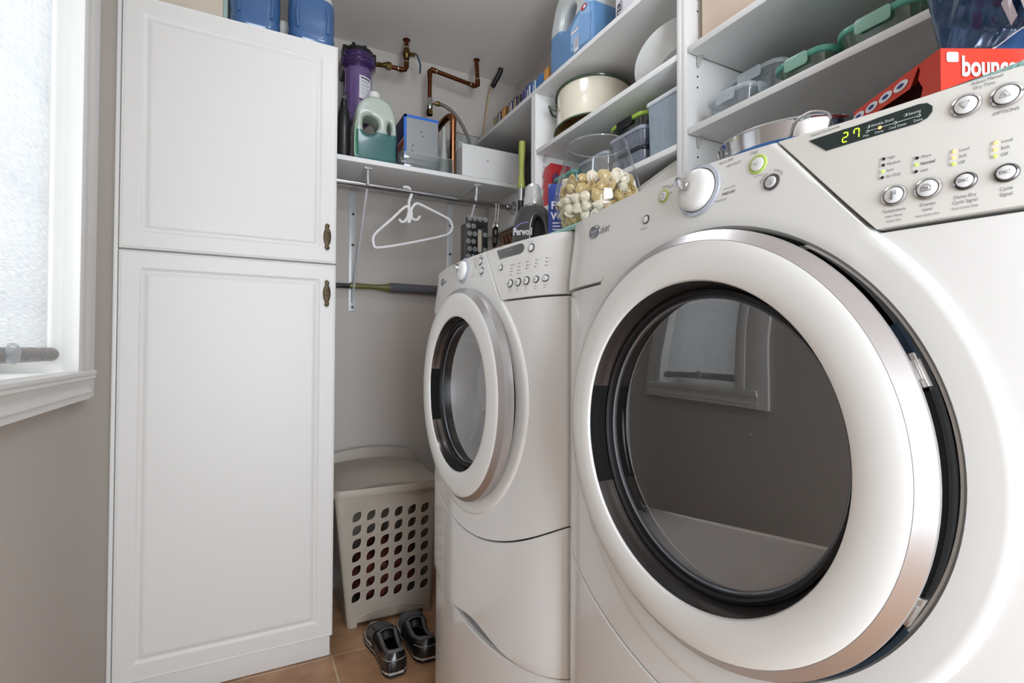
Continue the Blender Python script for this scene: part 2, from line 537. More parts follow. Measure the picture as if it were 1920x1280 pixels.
def panel_door(z0, z1, hz, flip, mirror_label=None):
    m = MB(CABW)
    x0, x1 = CX0 + .0005, CX1
    prof = [(0, .018), (0, .0035), (.0012, .0012), (.003, .0004), (.006, .0022), (.0072, 0.0), (.050, 0.0), (.0515, .0008), (.055, .0042), (.0585, .0056),
            (.0625, .0052), (.0665, .0032), (.0695, .0016), (.074, .0006), (.078, .0006)]
    rings = []
    for (i, d) in prof:
        a, b, c, e = x0 + i, x1 - i, z0 + i, z1 - i
        r = max(.0004, min(.008, .008 - abs(i - .055) * .25)) if i > .045 else .0004
        ring = []
        for (cx, cz, a0) in ((b - r, e - r, 0), (a + r, e - r, 90), (a + r, c + r, 180), (b - r, c + r, 270)):
            for k in range(5):
                t = rad(a0 + 90 * k / 4)
                ring.append((cx + r * math.cos(t), CY + d, cz + r * math.sin(t)))
        rings.append(ring)
    n = 20
    vs = [p for r in rings for p in r]
    fs = [[i * n + k, i * n + (k + 1) % n, (i + 1) * n + (k + 1) % n, (i + 1) * n + k] for i in range(len(rings) - 1) for k in range(n)]
    fs.append([(len(rings) - 1) * n + k for k in range(n)]); fs.append(list(range(n))[::-1])
    m.addraw(vs, fs)
    d = m.build('door', cb, ang=20)
    # ornate antique pull
    AB = mat('antique_brass_pull', (112, 98, 78), .38, metal=.85, var=.6, nscale=160, bump=1.0, bscale=260)
    m = MB(AB)
    hx = .2482
    m.sphere((hx, CY - .007, hz), .0118, .0065, .031, 20)
    for s in (1, -1):
        m.sphere((hx - .001 * flip, CY - .005, hz + s * .034), .0075, .006, .0085, 14)
        m.tube([(hx - .006, CY - .004, hz + s * .037), (hx - .001, CY - .006, hz + s * .0435), (hx + .006, CY - .005, hz + s * .0385), (hx + .003, CY - .008, hz + s * .033)], .0022, 8, smooth_path=5)
    for k in range(9):
        a = k * 2 * PI / 9 * 1.0
        m.tube([(hx + .0075 * math.cos(a), CY - .0115, hz + .021 * math.sin(a)), (hx + .004 * math.cos(a + .8), CY - .0150, hz + .012 * math.sin(a + .8)),
                (hx + .002 * math.cos(a + 1.8), CY - .0135, hz + .006 * math.sin(a + 1.8))], .0012, 6, smooth_path=4)
    m.tube([(hx + .0112 * math.cos(t * 2 * PI / 28), CY - .0075, hz + .030 * math.sin(t * 2 * PI / 28)) for t in range(28)], .0013, 6, closed=True)
    m.build('handle', d)
    return d


panel_door(1.3438, 2.0975, 1.4335, 1)
panel_door(.0784, 1.3392, 1.2400, -1)
rebase(cb, ((CX0 + CX1) / 2, 2.12, 0))

# ================================================================== JUGS
def liquid_mat(name, liq, empt, level, rough=.18):
    """plastic wall with a dyed liquid up to a fill level"""
    m = bpy.data.materials.new(name); m.use_nodes = True
    nt = m.node_tree; b = nt.nodes['Principled BSDF']
    tc = nt.nodes.new('ShaderNodeTexCoord'); sp = nt.nodes.new('ShaderNodeSeparateXYZ')
    nt.links.new(tc.outputs['Object'], sp.inputs[0])
    gt = nt.nodes.new('ShaderNodeMath'); gt.operation = 'GREATER_THAN'; gt.inputs[1].default_value = level
    nt.links.new(sp.outputs['Z'], gt.inputs[0])
    nz = nt.nodes.new('ShaderNodeTexNoise'); nz.inputs['Scale'].default_value = 14
    nt.links.new(tc.outputs['Object'], nz.inputs[0])
    c1 = nt.nodes.new('ShaderNodeMix'); c1.data_type = 'RGBA'
    L = srgb(liq)
    c1.inputs[6].default_value = (*[v * .9 for v in L], 1); c1.inputs[7].default_value = (*[min(1, v * 1.1) for v in L], 1)
    nt.links.new(nz.outputs['Fac'], c1.inputs[0])
    mx = nt.nodes.new('ShaderNodeMix'); mx.data_type = 'RGBA'
    nt.links.new(gt.outputs[0], mx.inputs[0]); nt.links.new(c1.outputs[2], mx.inputs[6])
    mx.inputs[7].default_value = (*srgb(empt), 1)
    nt.links.new(mx.outputs[2], b.inputs['Base Color'])
    b.inputs['Roughness'].default_value = rough; b.inputs['Coat Weight'].default_value = .4
    b.inputs['Transmission Weight'].default_value = .12
    b.inputs['Subsurface Weight'].default_value = .15; b.inputs['Subsurface Radius'].default_value = (.01, .01, .012)
    return m


CAPW = mat('white_cap_plastic', (226, 226, 222), .35)


def blue_jug(name, label, loc, rz, w, h, d, level, group=None, paper=False, cap=True):
    t = thing(name, label, 'jug', loc, rz, group)
    hw = w / 2
    ol = [(-hw * .96, .006), (0, 0), (hw * .96, .006), (hw, .03), (hw * .96, h * .20), (hw, h * .34), (hw * .95, h * .46), (hw * .9, h * .60), (hw * .62, h * .76),
          (hw * .34, h * .89), (0, h * .93), (-hw * .34, h * .90), (-hw * .55, h * .86), (-hw * .85, h * .72), (-hw * .95, h * .55), (-hw * .93, h * .46), (-hw, h * .34), (-hw * .95, h * .2), (-hw, .03)]
    hole = [(-hw * .62, h * .56), (-hw * .22, h * .60), (-hw * .08, h * .68), (-hw * .16, h * .76), (-hw * .40, h * .77), (-hw * .62, h * .68)]
    lm = liquid_mat(name + '_plastic_%d' % round(level * 1000), (64, 102, 150), (206, 210, 206), level)
    m = MB(lm)
    lv = [(0, .90), (.004, .96), (.02, 1), (h * .12, 1), (h * .17, .975), (h * .22, 1), (h * .45, 1), (h * .52, .97), (h * .62, .86), (h * .74, .62), (h * .84, .38), (h * .92, .26), (h * .97, .26)]
    rings = [[(x * f, y * f + .0 * f, z) for (x, y) in rrect(w, d, d * .42, 8)] for (z, f) in lv]
    k = len(rings[0])
    m.addraw([p for q in rings for p in q], [[i * k + j, i * k + (j + 1) % k, (i + 1) * k + (j + 1) % k, (i + 1) * k + j] for i in range(len(rings) - 1) for j in range(k)] + [list(range(k))[::-1], [(len(rings) - 1) * k + j for j in range(k)]])
    for sx_ in (-1, 1):
        m.tube([(sx_ * hw * .62, -d / 2 + .004, h * .14), (sx_ * hw * .66, -d / 2 + .0035, h * .3), (sx_ * hw * .60, -d / 2 + .005, h * .44)], .006, 10, smooth_path=4)
    m.build('bottle', t)
    if cap:
        m = MB(CAPW); m.lathe([(.018, -.02), (.018, .005)], (0, 0, h * .955), seg=24); m.lathe([(0, .03), (.02, .03), (.0215, .027), (.0215, 0), (0, 0)], (0, 0, h * .955), seg=24); m.build('cap', t)
    return t


jug_y = 1.925
blue_jug('washer_fluid_jug', 'blue fluid jug on the tall cabinet, left one beside the cream box', (.022, jug_y, 2.0995), 0, .152, .31, .11, .168)
blue_jug('washer_fluid_jug', 'blue fluid jug at the right end of the tall cabinet top', (.198, jug_y, 2.0995), 0, .152, .31, .11, .160)
t = thing('plastic_bottle', 'small white bottle standing between the two blue jugs on the tall cabinet', 'bottle', (.113, 2.02, 2.0955))
m = MB(CAPW); m.lathe([(0, 0), (.03, 0), (.032, .006), (.032, .07), (.02, .095), (.016, .1)], seg=24); m.build('body', t)
m = MB(CAPW); m.lathe([(.018, .09), (.020, .092), (.020, .125), (.017, .13), (0, .13)], seg=24); m.build('cap', t)
t = thing('storage_box', 'cream box with pale teal edge standing on the tall cabinet left of the jugs', 'box', (-.155, 2.06, 2.0955))
m = MB(mat('cream_card', (196, 184, 166), .7), mat('pale_teal_edge', (150, 170, 164), .6))
m.box(-.135, .083, -.15, .15, 0, .24, .003); m.use(MATS['pale_teal_edge']); m.box(.083, .096, -.151, .151, 0, .242, .002); m.build('carton', t)
m = MB(MATS['cream_card']); m.box(-.137, .098, -.153, .153, .242, .262, .003); m.build('lid', t)

# ================================================================== CLOSET SHELF, ROD, BRACKETS
SHY = 2.02
cs = thing('closet_shelf', 'white shelf board with hanging brackets above the clothes rod on the back wall', 'shelf')
m = MB(SHELFW); m.box(.2800, 1.250, SHY, YB - .001, 1.7685, 1.7870, .0012); m.build('board', cs)
m = MB(SHELFW); m.box(1.090, 1.107, SHY + .004, YB - .002, 1.622, 1.768, .0012); m.build('side_panel', cs)
BRW = mat('bracket_grey_white', (206, 206, 208), .35, metal=.1)
for (bx, yf) in ((.4285, 2.06), (.8930, 2.05)):
    m = MB(BRW)
    m.box(bx - .0155, bx + .0155, YB - .0045, YB - .0008, 1.222, 1.766, .0015)
    m.box(bx - .011, bx + .011, yf, YB - .004, 1.7635, 1.7680, .0012)
    m.box(bx - .016, bx + .016, yf - .006, yf + .012, 1.7610, 1.7680, .002)
    m.tube([(bx, yf + .008, 1.762), (bx, yf + .010, 1.735), (bx + .002, yf + .018, 1.715), (bx, YB - .03, 1.30), (bx, YB - .007, 1.262)], .0052, 8, flat=1)
    m.tube([(bx, SHY + .06 - .012, 1.706 + .02), (bx, SHY + .045, 1.700)], .005, 8)
    b = m.build('bracket', cs)
    for zz in (1.232 + .008, 1.52, 1.66):
        m = MB(DARKM); m.lathe([(0, .003), (.0055, .0025), (.0065, 0)], (bx + .002, YB - .0048, zz), (0, -1, 0), 10); m.build('screw', b)
rebase(cs, (.7, YB, 1.77))
RY, RZ = 2.085, 1.7000
rd = thing('clothes_rod', 'chrome clothes rod running under the closet shelf', 'rod')
m = MB(CHROME); m.tube([(.280, RY, 1.7045), (1.078, RY, RZ)], .0125, 24); m.build('rod', rd)
m = MB(CHROME); m.lathe([(.0128, -.040), (.0150, -.036), (.0165, -.012), (.021, -.008), (.030, -.004), (.030, 0), (0, 0)], (1.089, RY, RZ), (1, 0, 0), 28); m.build('flange', rd)
rebase(rd, (.7, RY, RZ))

hg = thing('clothes_hanger', 'white plastic clothes hanger hooked over the chrome rod', 'hanger')
m = MB(mat('hanger_white_plastic', (232, 230, 230), .3, coat=.2))
HY = RY - .004
def H(p):
    return [(x, HY + dy, z) for (x, z, dy) in p]
m.tube(H([(.5735, 1.7150, 0), (.583, 1.7195, 0), (.596, 1.7185, 0), (.6065, 1.706, 0), (.6085, 1.689, 0), (.601, 1.668, 0), (.5985, 1.650, 0), (.600, 1.608, 0), (.5985, 1.5715, 0)]), .0062, 12, smooth_path=6)
m.tube(H([(.5985, 1.574, 0), (.610, 1.600, 0), (.6075, 1.625, 0), (.5945, 1.638, 0), (.577, 1.632, 0), (.520, 1.572, 0), (.468, 1.520, 0), (.4545, 1.497, 0), (.4555, 1.473, 0), (.4755, 1.4585, 0),
          (.60, 1.489, -.002), (.745, 1.5335, -.002), (.778, 1.551, 0), (.789, 1.573, 0), (.783, 1.598, 0), (.763, 1.614, 0), (.69, 1.641, 0), (.642, 1.657, 0), (.627, 1.655, 0), (.613, 1.638, 0), (.604, 1.610, 0), (.5990, 1.576, 0)]), .0060, 12, smooth_path=6)
m.tube(H([(.5985, 1.62, 0), (.5925, 1.595, 0), (.581, 1.577, 0), (.567, 1.574, 0), (.558, 1.584, 0)]), .0058, 12, smooth_path=6)
m.tube(H([(.602, 1.62, 0), (.6085, 1.600, 0), (.621, 1.589, 0), (.637, 1.592, 0), (.6455, 1.606, 0)]), .0058, 12, smooth_path=6)
o = m.build('hook_and_frame', hg)
o.name = 'frame'
rebase(hg, (.6, RY, 1.70))

cl = thing('cable_hook', 'wire hook with black plastic clip hanging near the right end of the rod', 'hook')
m = MB(CHROME)
for dx in (0, .0135):
    m.tube([(.992 + dx, RY + .014, 1.712), (.992 + dx, RY, 1.7175), (.992 + dx, RY - .0155, 1.705), (.990 + dx * .9, RY - .016, 1.66), (.983 + dx * .8, RY - .016, 1.602)], .0017, 8, smooth_path=4)
m.tube([(.978, RY - .016, 1.585), (.979, RY - .016, 1.606), (.988, RY - .016, 1.615), (.998, RY - .016, 1.606), (.999, RY - .016, 1.582)], .003, 8, smooth_path=4)
m.build('wire', cl)
m = MB(BLACKP)
m.plate(sm2([(-.011, .06), (.012, .062), (.011, .02), (.006, -.02), (-.012, -.03), (-.013, .01)], 3), [sm2([(-.004, .048), (.006, .049), (.005, .03), (-.003, .028)], 3), sm2([(-.007, .016), (.004, .018), (.002, -.004), (-.006, -.008)], 3)], .007, .001,
        fn=lambda p: Vector((.988 + p.x, RY - .016 + p.z, 1.535 + p.y)))
m.build('clip', cl)
rebase(cl, (.99, RY, 1.70))

um = thing('telescopic_pole', 'black and olive pole with a grey foam grip lying across the back wall', 'pole')
UY, UZ = 2.352, 1.333
m = MB(BLACKP); m.tube([(.290, UY, UZ - .003), (.415, UY, UZ - .003)], .011, 14); m.box(.30, .352, UY - .014, UY + .006, UZ - .026, UZ - .006, .003)
m.box(.30, .40, UY - .016, UY - .006, UZ - .009, UZ - .004, .001); m.build('shaft', um)
OLIVE = mat('olive_plastic', (104, 100, 52), .35, coat=.2)
m = MB(OLIVE)
m.lathe([(0, 0), (.0135, 0), (.0145, .004), (.0125, .05), (.0115, .10), (.014, .14), (.0185, .172), (.0185, .176)], (.412, UY, UZ - .001), (1, 0, 0), 18); m.build('handle_neck', um)
m = MB(mat('grey_foam', (92, 92, 95), .8, bump=.4, bscale=500))
m.lathe([(0, 0), (.018, .001), (.0215, .006), (.0215, .40), (.018, .405), (0, .405)], (.585, UY, UZ + .001), (1, 0, 0), 22); m.build('foam_grip', um)
rebase(um, (.6, UY, UZ))

# ================================================================== PIPES & FILTER ON BACK WALL
fl = thing('water_filter', 'purple water filter canister with black head fixed high on the back wall', 'filter')
FX, FYc = .415, 2.215
PURP = mat('purple_tinted_plastic', (122, 98, 150), .12, coat=.6, var=.2, trans=.25)
m = MB(BLACKP)
m.lathe([(0, .045), (.040, .045), (.050, .038), (.0605, .030), (.0605, 0), (0, 0)], (FX, FYc, 2.268), seg=32)
m.box(FX - .068, FX - .046, FYc - .03, FYc + .03, 2.262, 2.306, .004); m.box(FX + .044, FX + .070, FYc - .022, FYc + .022, 2.258, 2.300, .004)
m.box(FX - .038, FX + .045, FYc - .01, FYc + .045, 2.300, 2.324, .003)
m.box(FX - .032, FX - .018, FYc - .035, FYc - .01, 2.300, 2.322, .003); m.box(FX + .012, FX + .028, FYc - .035, FYc - .01, 2.300, 2.320, .003)
m.box(FX - .05, FX + .05, FYc + .03, YB - .001, 2.25, 2.33, .003)
m.build('head', fl)
m = MB(mat('dark_purple_plastic', (60, 38, 86), .12, coat=.6, var=.2))
prof = [(.056, .012), (.0665, .010), (.0675, -.004), (.0675, -.016)]
m.lathe([(.0600, .012), (.0670, .010), (.0680, .002), (.0660, -.001), (.0690, -.004), (.0690, -.014), (.0650, -.018), (.0690, -.022), (.0685, -.032), (.060, -.040), (.054, -.050)], (FX, FYc, 2.268), seg=40)
for k in range(20):
    a = k * 2 * PI / 20
    m.box(.064, .0705, -.004, .004, -.034, -.008, .001, M=Matrix.Translation((FX, FYc, 2.268)) @ Matrix.Rotation(a, 4, 'Z'))
m.build('collar', fl)
m = MB(PURP)
m.lathe([(.0545, 0), (.0535, -.02), (.0510, -.20), (.046, -.232), (.03, -.245), (0, -.248)], (FX, FYc, 2.232), seg=40)
for k in range(10):
    a = k * 2 * PI / 10 + .15
    m.box(.049, .0555, -.0035, .0035, -.21, -.01, .0015, M=Matrix.Translation((FX, FYc, 2.232)) @ Matrix.Rotation(a, 4, 'Z'))
m.build('canister', fl)
PAPER = mat('white_paper_label', (222, 220, 226), .6)
m = MB(PAPER, DKGREY)
def cyl(a, z, r=.0572):
    return (FX + r * math.cos(a), FYc + r * math.sin(a), z)
a0, a1 = rad(-96), rad(-40)
m.grid(lambda u, v: cyl(a0 + (a1 - a0) * u, 2.085 + .095 * v - .004 * u), 8, 1)
m.use(DKGREY)
for i, (zz, hh, ww) in enumerate([(2.168, .006, .8), (2.158, .002, .7), (2.152, .0015, .6), (2.143, .0015, .75), (2.137, .0015, .55), (2.128, .0015, .75), (2.120, .0015, .7), (2.110, .0015, .6), (2.103, .0015, .7), (2.094, .0015, .7)]):
    m.grid(lambda u, v: cyl(a0 + (a1 - a0) * (.1 + u * ww), zz + hh * v - .004 * (.1 + u * ww), .0575), 6, 1)
lb = m.build('paper_label', fl)
rebase(fl, (FX, YB, 2.25))

PY = 2.255
p1 = thing('copper_pipe', 'copper pipe with brass shut-off valve joining the purple filter to the ceiling', 'pipe')
m = MB(COPPER)
m.tube([(.632, PY, 2.44), (.632, PY, 2.338), (.632, PY, 2.315), (.628, PY, 2.303), (.616, PY, 2.299), (.57, PY, 2.299), (.535, PY, 2.299)], .0095, 14)
m.lathe([(.0115, -.012), (.0115, .012)], (.632, PY, 2.326), seg=14); m.lathe([(.0118, -.011), (.0118, .011)], (.606, PY, 2.299), (1, 0, 0), 14)
m.lathe([(.0098, 0), (.016, 0), (.0175, -.003), (.0098, -.010)], (.632, PY, 2.4395), seg=14)
m.build('tube', p1)
m = MB(SOLDER)
m.lathe([(.0120, -.002), (.0124, 0), (.0120, .002)], (.594, PY, 2.299), (1, 0, 0), 14); m.lathe([(.0120, -.002), (.0124, 0), (.0120, .002)], (.632, PY, 2.338), seg=14)
m.lathe([(.0115, -.003), (.012, 0), (.0115, .003)], (.632, PY, 2.402), seg=14); m.build('solder_joint', p1)
m = MB(BRASS)
m.lathe([(.0105, 0), (.013, .002), (.013, .012), (.0170, .018), (.0185, .028), (.0170, .038), (.013, .044), (.013, .052), (.0105, .054)], (.632, PY, 2.346), seg=16)
m.tube([(.640, PY, 2.376), (.667, PY - .012, 2.374)], .0085, 10)
vb = m.build('valve', p1)
m = MB(BRASS)
m.lathe([(.0105, -.012), (.0170, -.010), (.0170, .010), (.0105, .012)], (.552, PY, 2.2995), (1, 0, 0), 6)
m.lathe([(.012, -.022), (.012, -.012)], (.552, PY, 2.2995), (1, 0, 0), 16)
m.lathe([(.0085, .0), (.011, .004), (.0085, .008), (.011, .012), (.0085, .016), (.011, .02), (.008, .026)], (.500, PY, 2.293), (1, 0, .15), 12)
m.lathe([(.009, 0), (.009, .05)], (.484, PY, 2.291), (1, 0, .12), 12)
m.build('union_nut', p1)
m = MB(mat('blue_lever_vinyl', (42, 74, 98), .35))
m.tube([(.664, PY - .014, 2.380), (.675, PY - .016, 2.372), (.684, PY - .018, 2.352), (.690, PY - .020, 2.330), (.6885, PY - .020, 2.292)], lambda t: .0042 + .001 * t, 10, smooth_path=5, flat=.8)
m.build('lever', vb)
rebase(p1, (.632, PY, 2.44))

p2 = thing('copper_pipe', 'stepped copper pipe with a chrome stop valve, running from ceiling down to the closet shelf', 'pipe')
PX2 = .741
m = MB(COPPER)
m.tube([(.9735, PY, 2.44), (.979, PY, 2.335), (.978, PY, 2.320), (.972, PY, 2.312), (.960, PY, 2.311), (.765, PY, 2.3325), (.750, PY, 2.333), (.742, PY, 2.328), (PX2, PY, 2.315), (PX2, PY, 2.20)], .0098, 14)
m.lathe([(.0120, -.014), (.0120, .012)], (.979, PY, 2.330), seg=14); m.lathe([(.0118, -.012), (.0118, .012)], (PX2, PY, 2.312), seg=14)
m.lathe([(.0118, -.012), (.0118, .012)], (.758, PY, 2.333), (1, 0, -.1), 14); m.lathe([(.0118, -.01), (.0118, .01)], (.955, PY, 2.311), (1, 0, -.1), 14)
m.lathe([(.0098, 0), (.0155, 0), (.016, -.003), (.0098, -.008)], (.9735, PY, 2.4395), seg=14)
m.build('tube', p2)
m = MB(SOLDER); m.lathe([(.012, -.002), (.0125, 0), (.012, .002)], (.772, PY, 2.332), (1, 0, -.1), 14); m.lathe([(.012, -.002), (.0125, 0), (.012, .002)], (.942, PY, 2.3125), (1, 0, -.1), 14)
m.lathe([(.0122, -.002), (.0127, 0), (.0122, .002)], (.979, PY, 2.345), seg=14); m.build('solder_joint', p2)
m = MB(CHROME)
m.lathe([(.0125, 0), (.0145, .004), (.0145, .024), (.0125, .028), (.0125, .05), (.010, .052)], (PX2 + .001, PY, 2.148), seg=16)
m.tube([(PX2, PY, 2.180), (PX2 + .030, PY - .004, 2.181)], .0085, 10); m.build('stop_valve', p2)
m = MB(BRASS); m.lathe([(.0150, 0), (.0150, .022), (.012, .025)], (PX2 + .001, PY, 2.122), seg=6); m.build('nut', p2)
rebase(p2, (.9735, PY, 2.44))
t = thing('braided_hose', 'grey braided water hose curving down from the chrome stop valve behind the shelf boxes', 'hose')
m = MB(mat('braided_steel', (118, 115, 113), .35, metal=.7, var=.5, nscale=300, bump=.6, bscale=500))
m.tube([(PX2 + .040, PY - .004, 2.181), (.815, PY - .006, 2.176), (.86, PY - .006, 2.150), (.905, PY - .004, 2.098), (.94, PY, 2.03), (.955, PY, 1.95), (.955, PY, 1.80)], .0078, 10, smooth_path=6); m.build('hose', t)
m = MB(BRASS); m.lathe([(.010, 0), (.011, .004), (.011, .018), (.009, .020)], (PX2 + .028, PY - .004, 2.181), (1, 0, 0), 8); m.build('ferrule', t)
rebase(t, (PX2 + .03, PY, 2.181))
t = thing('power_cable', 'thin yellow cable with black foam sleeve coming out of the ceiling by the back wall', 'cable')
m = MB(mat('yellow_cable', (196, 170, 118), .5))
m.tube([(1.095, 2.30, 2.40), (1.083, 2.335, 2.345), (1.076, 2.36, 2.27), (1.066, 2.365, 2.18), (1.05, 2.365, 2.05), (1.04, 2.365, 1.92), (1.04, 2.36, 1.795)], .0032, 8, smooth_path=6); m.build('cord', t)
m = MB(BLACKR); m.tube([(1.110, 2.268, 2.439), (1.107, 2.275, 2.42), (1.092, 2.305, 2.378), (1.088, 2.318, 2.366)], .0125, 12, smooth_path=4); m.build('sleeve', t)
rebase(t, (1.11, 2.26, 2.44))

# ================================================================== ITEMS ON THE CLOSET SHELF
SZ = 1.7874
t = thing('shampoo_bottle', 'tall black bottle with a spout at the left end of the closet shelf', 'bottle')
bx, by = .3365, 2.085
m = MB(mat('matte_black_bottle', (30, 30, 31), .32, coat=.15))
m.lathe([(0, 0), (.0235, 0), (.0260, .003), (.0265, .12), (.0258, .150), (.021, .185), (.0155, .205), (.0150, .212)], (bx, by, SZ), seg=28); m.build('body', t)
m = MB(BLACKP); m.lathe([(.0125, .208), (.0125, .228), (.010, .231), (.0095, .243), (0, .245)], (bx, by, SZ), seg=20)
m.plate([(-.010, 0), (.012, -.002), (.0105, .030), (-.002, .034)], [], .014, .002, fn=lambda p: Vector((bx + p.x, by + p.z, SZ + .238 + p.y))); m.build('spout', t)
rebase(t, (bx, by, SZ))

t = thing('mouthwash_jug', 'large translucent jug half full of green liquid with a white cap on the closet shelf', 'jug')
gx, gy = .4545, 2.088
gm = liquid_mat('green_liquid_jug_plastic', (56, 110, 108), (190, 200, 188), .118, .22)
m = MB(gm)
ol = [(-.076, .004), (0, 0), (.078, .004), (.082, .02), (.080, .06), (.083, .10), (.080, .135), (.077, .170), (.075, .200), (.058, .236), (.030, .256), (0, .262), (-.030, .256), (-.060, .234), (-.075, .205), (-.078, .17), (-.082, .13), (-.083, .08), (-.080, .02)]
hl = [(-.046, .112), (-.022, .108), (-.002, .122), (.010, .142), (.006, .166), (-.014, .180), (-.034, .180), (-.050, .168), (-.052, .140)]
hr = [(.046, .122), (.055, .118), (.060, .135), (.058, .160), (.050, .168), (.043, .148)]
m.plate(sm2(ol, 3), [sm2(hl, 3), sm2(hr, 3)], .100, .0145, fn=lambda p: Vector((gx + p.x, gy + p.z, SZ + p.y)), res=5)
jb = m.build('bottle', t)
m = MB(CAPW); m.lathe([(.016, -.016), (.016, .002)], (gx, gy, SZ + .268), seg=24); m.lathe([(0, .026), (.0185, .026), (.020, .023), (.020, 0), (0, 0)], (gx, gy, SZ + .268), seg=24)
for k in range(24):
    a = k * PI / 12
    m.box(.0198, .0208, -.001, .001, .002, .022, M=Matrix.Translation((gx, gy, SZ + .268)) @ Matrix.Rotation(a, 4, 'Z'))
m.build('cap', t)
m = MB(mat('green_label', (40, 140, 66), .4), PAPER)
m.use(PAPER); m.plate(sm2([(-.083, .02), (-.067, .015), (-.040, .060), (-.062, .10), (-.062, .150), (-.075, .155), (-.083, .12)], 3), [], .001, 0, fn=lambda p: Vector((gx + p.x, gy - .0532 + p.z + .008, SZ + p.y)))
m.use(MATS['green_label']); m.plate(sm2([(-.081, .024), (-.068, .019), (-.043, .060), (-.065, .10), (-.065, .147), (-.074, .150), (-.081, .12)], 3), [], .001, 0, fn=lambda p: Vector((gx + p.x, gy - .0545 + p.z + .008, SZ + p.y)))
m.build('label', t)
rebase(t, (gx, gy, SZ))

t = thing('appliance_box', 'dark blue carton with bright blue edging standing behind the clear tray on the closet shelf', 'box')
NAVY = mat('navy_card', (38, 44, 84), .45); BRB = mat('bright_blue_card', (44, 104, 196), .4)
SILV = mat('silver_card', (158, 160, 160), .35, metal=.5, var=.05)
x0, x1, y0, y1, h = .578, .728, 2.092, 2.372, .240
m = MB(NAVY); m.box(x0, x1, y0, y1, SZ, SZ + h, .001)
m.use(BRB)
m.box(x0 - .0006, x0 + .011, y0 - .0008, y0 + .003, SZ, SZ + h + .0005); m.box(x0, x1 + .001, y0 - .0008, y0 + .003, SZ + h - .011, SZ + h + .0008)
m.use(SILV); m.box(x0 + .011, x1 - .002, y0 - .0012, y0 + .002, SZ + .002, SZ + h - .011)
m.build('carton', t)
m = MB(PAPER, mat('red_print', (188, 70, 44), .5), BLACKP)
P_ = lambda px, pz, pw=0: Vector((x0 - .0010 - pw, y0 + .022 + px, SZ + pz))
def lab(x, y, z): return P_(.205 - x, y, .0004)
m.plate(rrect(.105, .115, .008, 4, .19, .085), [], .0004, 0, fn=lambda p: lab(p.x, p.y, 0))
m.use(MATS['red_print']); m.plate(rrect(.09, .028, .003, 3, .188, .120), [], .0004, 0, fn=lambda p: P_(.205 - p.x, p.y, .0010))
m.use(BLACKP)
def lab2(x, y, z): return P_(.205 - .145 - x, .093 + y, .0014)
m.text('FORS', .034, lab2, 'LEFT', bold=.0006)
for (bx_, bz_) in ((.150, .05), (.175, .05), (.2, .05), (.225, .05)):
    m.plate(rrect(.016, .014, .006, 3, bx_, bz_), [], .0004, 0, fn=lambda p: P_(.205 - p.x, p.y, .0012))
for zz in (.078, .070):
    m.plate(rrect(.08, .002, .0005, 1, .188, zz), [], .0003, 0, fn=lambda p: P_(.205 - p.x, p.y, .0012))
m.build('printed_label', t)
m = MB(BLACKP)
for (a, b) in ((.052, .178), (.058, .160), (.016, .115), (.013, .092)):
    m.lathe([(0, .001), (.0025, .001), (.003, 0)], (x0 + .022 + a, y0 - .0014, SZ + b), (0, -1, 0), 8)
m.build('punched_hole', t)
rebase(t, ((x0 + x1) / 2, (y0 + y1) / 2, SZ))

ACR = sheet_glass('clear_acrylic', (.93, .95, .95), .02, 1.49, .10, (190, 195, 195))
t = thing('acrylic_tray', 'low clear acrylic tray at the front of the closet shelf before the blue carton', 'tray')
m = MB(ACR)
ax0, ax1, ay0, ay1 = .562, .773, 2.030, 2.086
m.box(ax0, ax1, ay0, ay0 + .003, SZ, SZ + .060, .0008); m.box(ax0, ax0 + .003, ay0 + .003, ay1, SZ, SZ + .060, .0008)
m.box(ax1 - .003, ax1, ay0 + .003, ay1, SZ, SZ + .060, .0008); m.box(ax0, ax1, ay1, ay1 + .003, SZ, SZ + .060, .0008); m.box(ax0, ax1, ay0, ay1, SZ + .0002, SZ + .003); m.build('tray', t)
m = MB(mat('acrylic_edge', (190, 190, 186), .2)); m.tube([(ax0, ay0, SZ + .060), (ax1, ay0, SZ + .060), (ax1, ay0, SZ + .002)], .0011, 6); m.build('rim', t)
rebase(t, ((ax0 + ax1) / 2, (ay0 + ay1) / 2, SZ))
t = thing('plastic_cup', 'narrow frosted plastic piece standing behind the clear tray beside the copper pipe', 'bottle', (.742, 2.060, SZ + .0032))
m = MB(sheet_glass('frosted_plastic', (.8, .82, .8), .3, 1.4, .6, (190, 192, 186))); m.lathe([(0, 0), (.020, 0), (.019, .04), (.011, .10), (.008, .19), (.009, .20), (0, .205)], seg=18); m.build('body', t)
t = thing('copper_pipe', 'thick copper pipe rising from the closet shelf and bending back beside the white drawer', 'pipe')
m = MB(mat('polished_copper', (176, 120, 84), .24, metal=1, var=.12, nscale=30))
cx, cyy = .7990, 2.105
m.tube([(cx, cyy, SZ), (cx, cyy, 1.90), (cx, cyy, 2.045)], .0135, 18)
m.tube([(cx, cyy, 2.035), (cx, cyy, 2.052), (cx - .002, cyy + .006, 2.066), (cx - .008, cyy + .024, 2.074), (cx - .02, cyy + .06, 2.068), (cx - .03, YB - .1, 2.05), (cx - .03, YB, 2.05)], .0145, 18, smooth_path=4)
m.build('tube', t)
m = MB(SOLDER); m.lathe([(.0140, -.0012), (.0152, 0), (.0140, .0012)], (cx, cyy, 2.040), seg=18); m.build('solder_joint', t)
rebase(t, (cx, cyy, SZ))

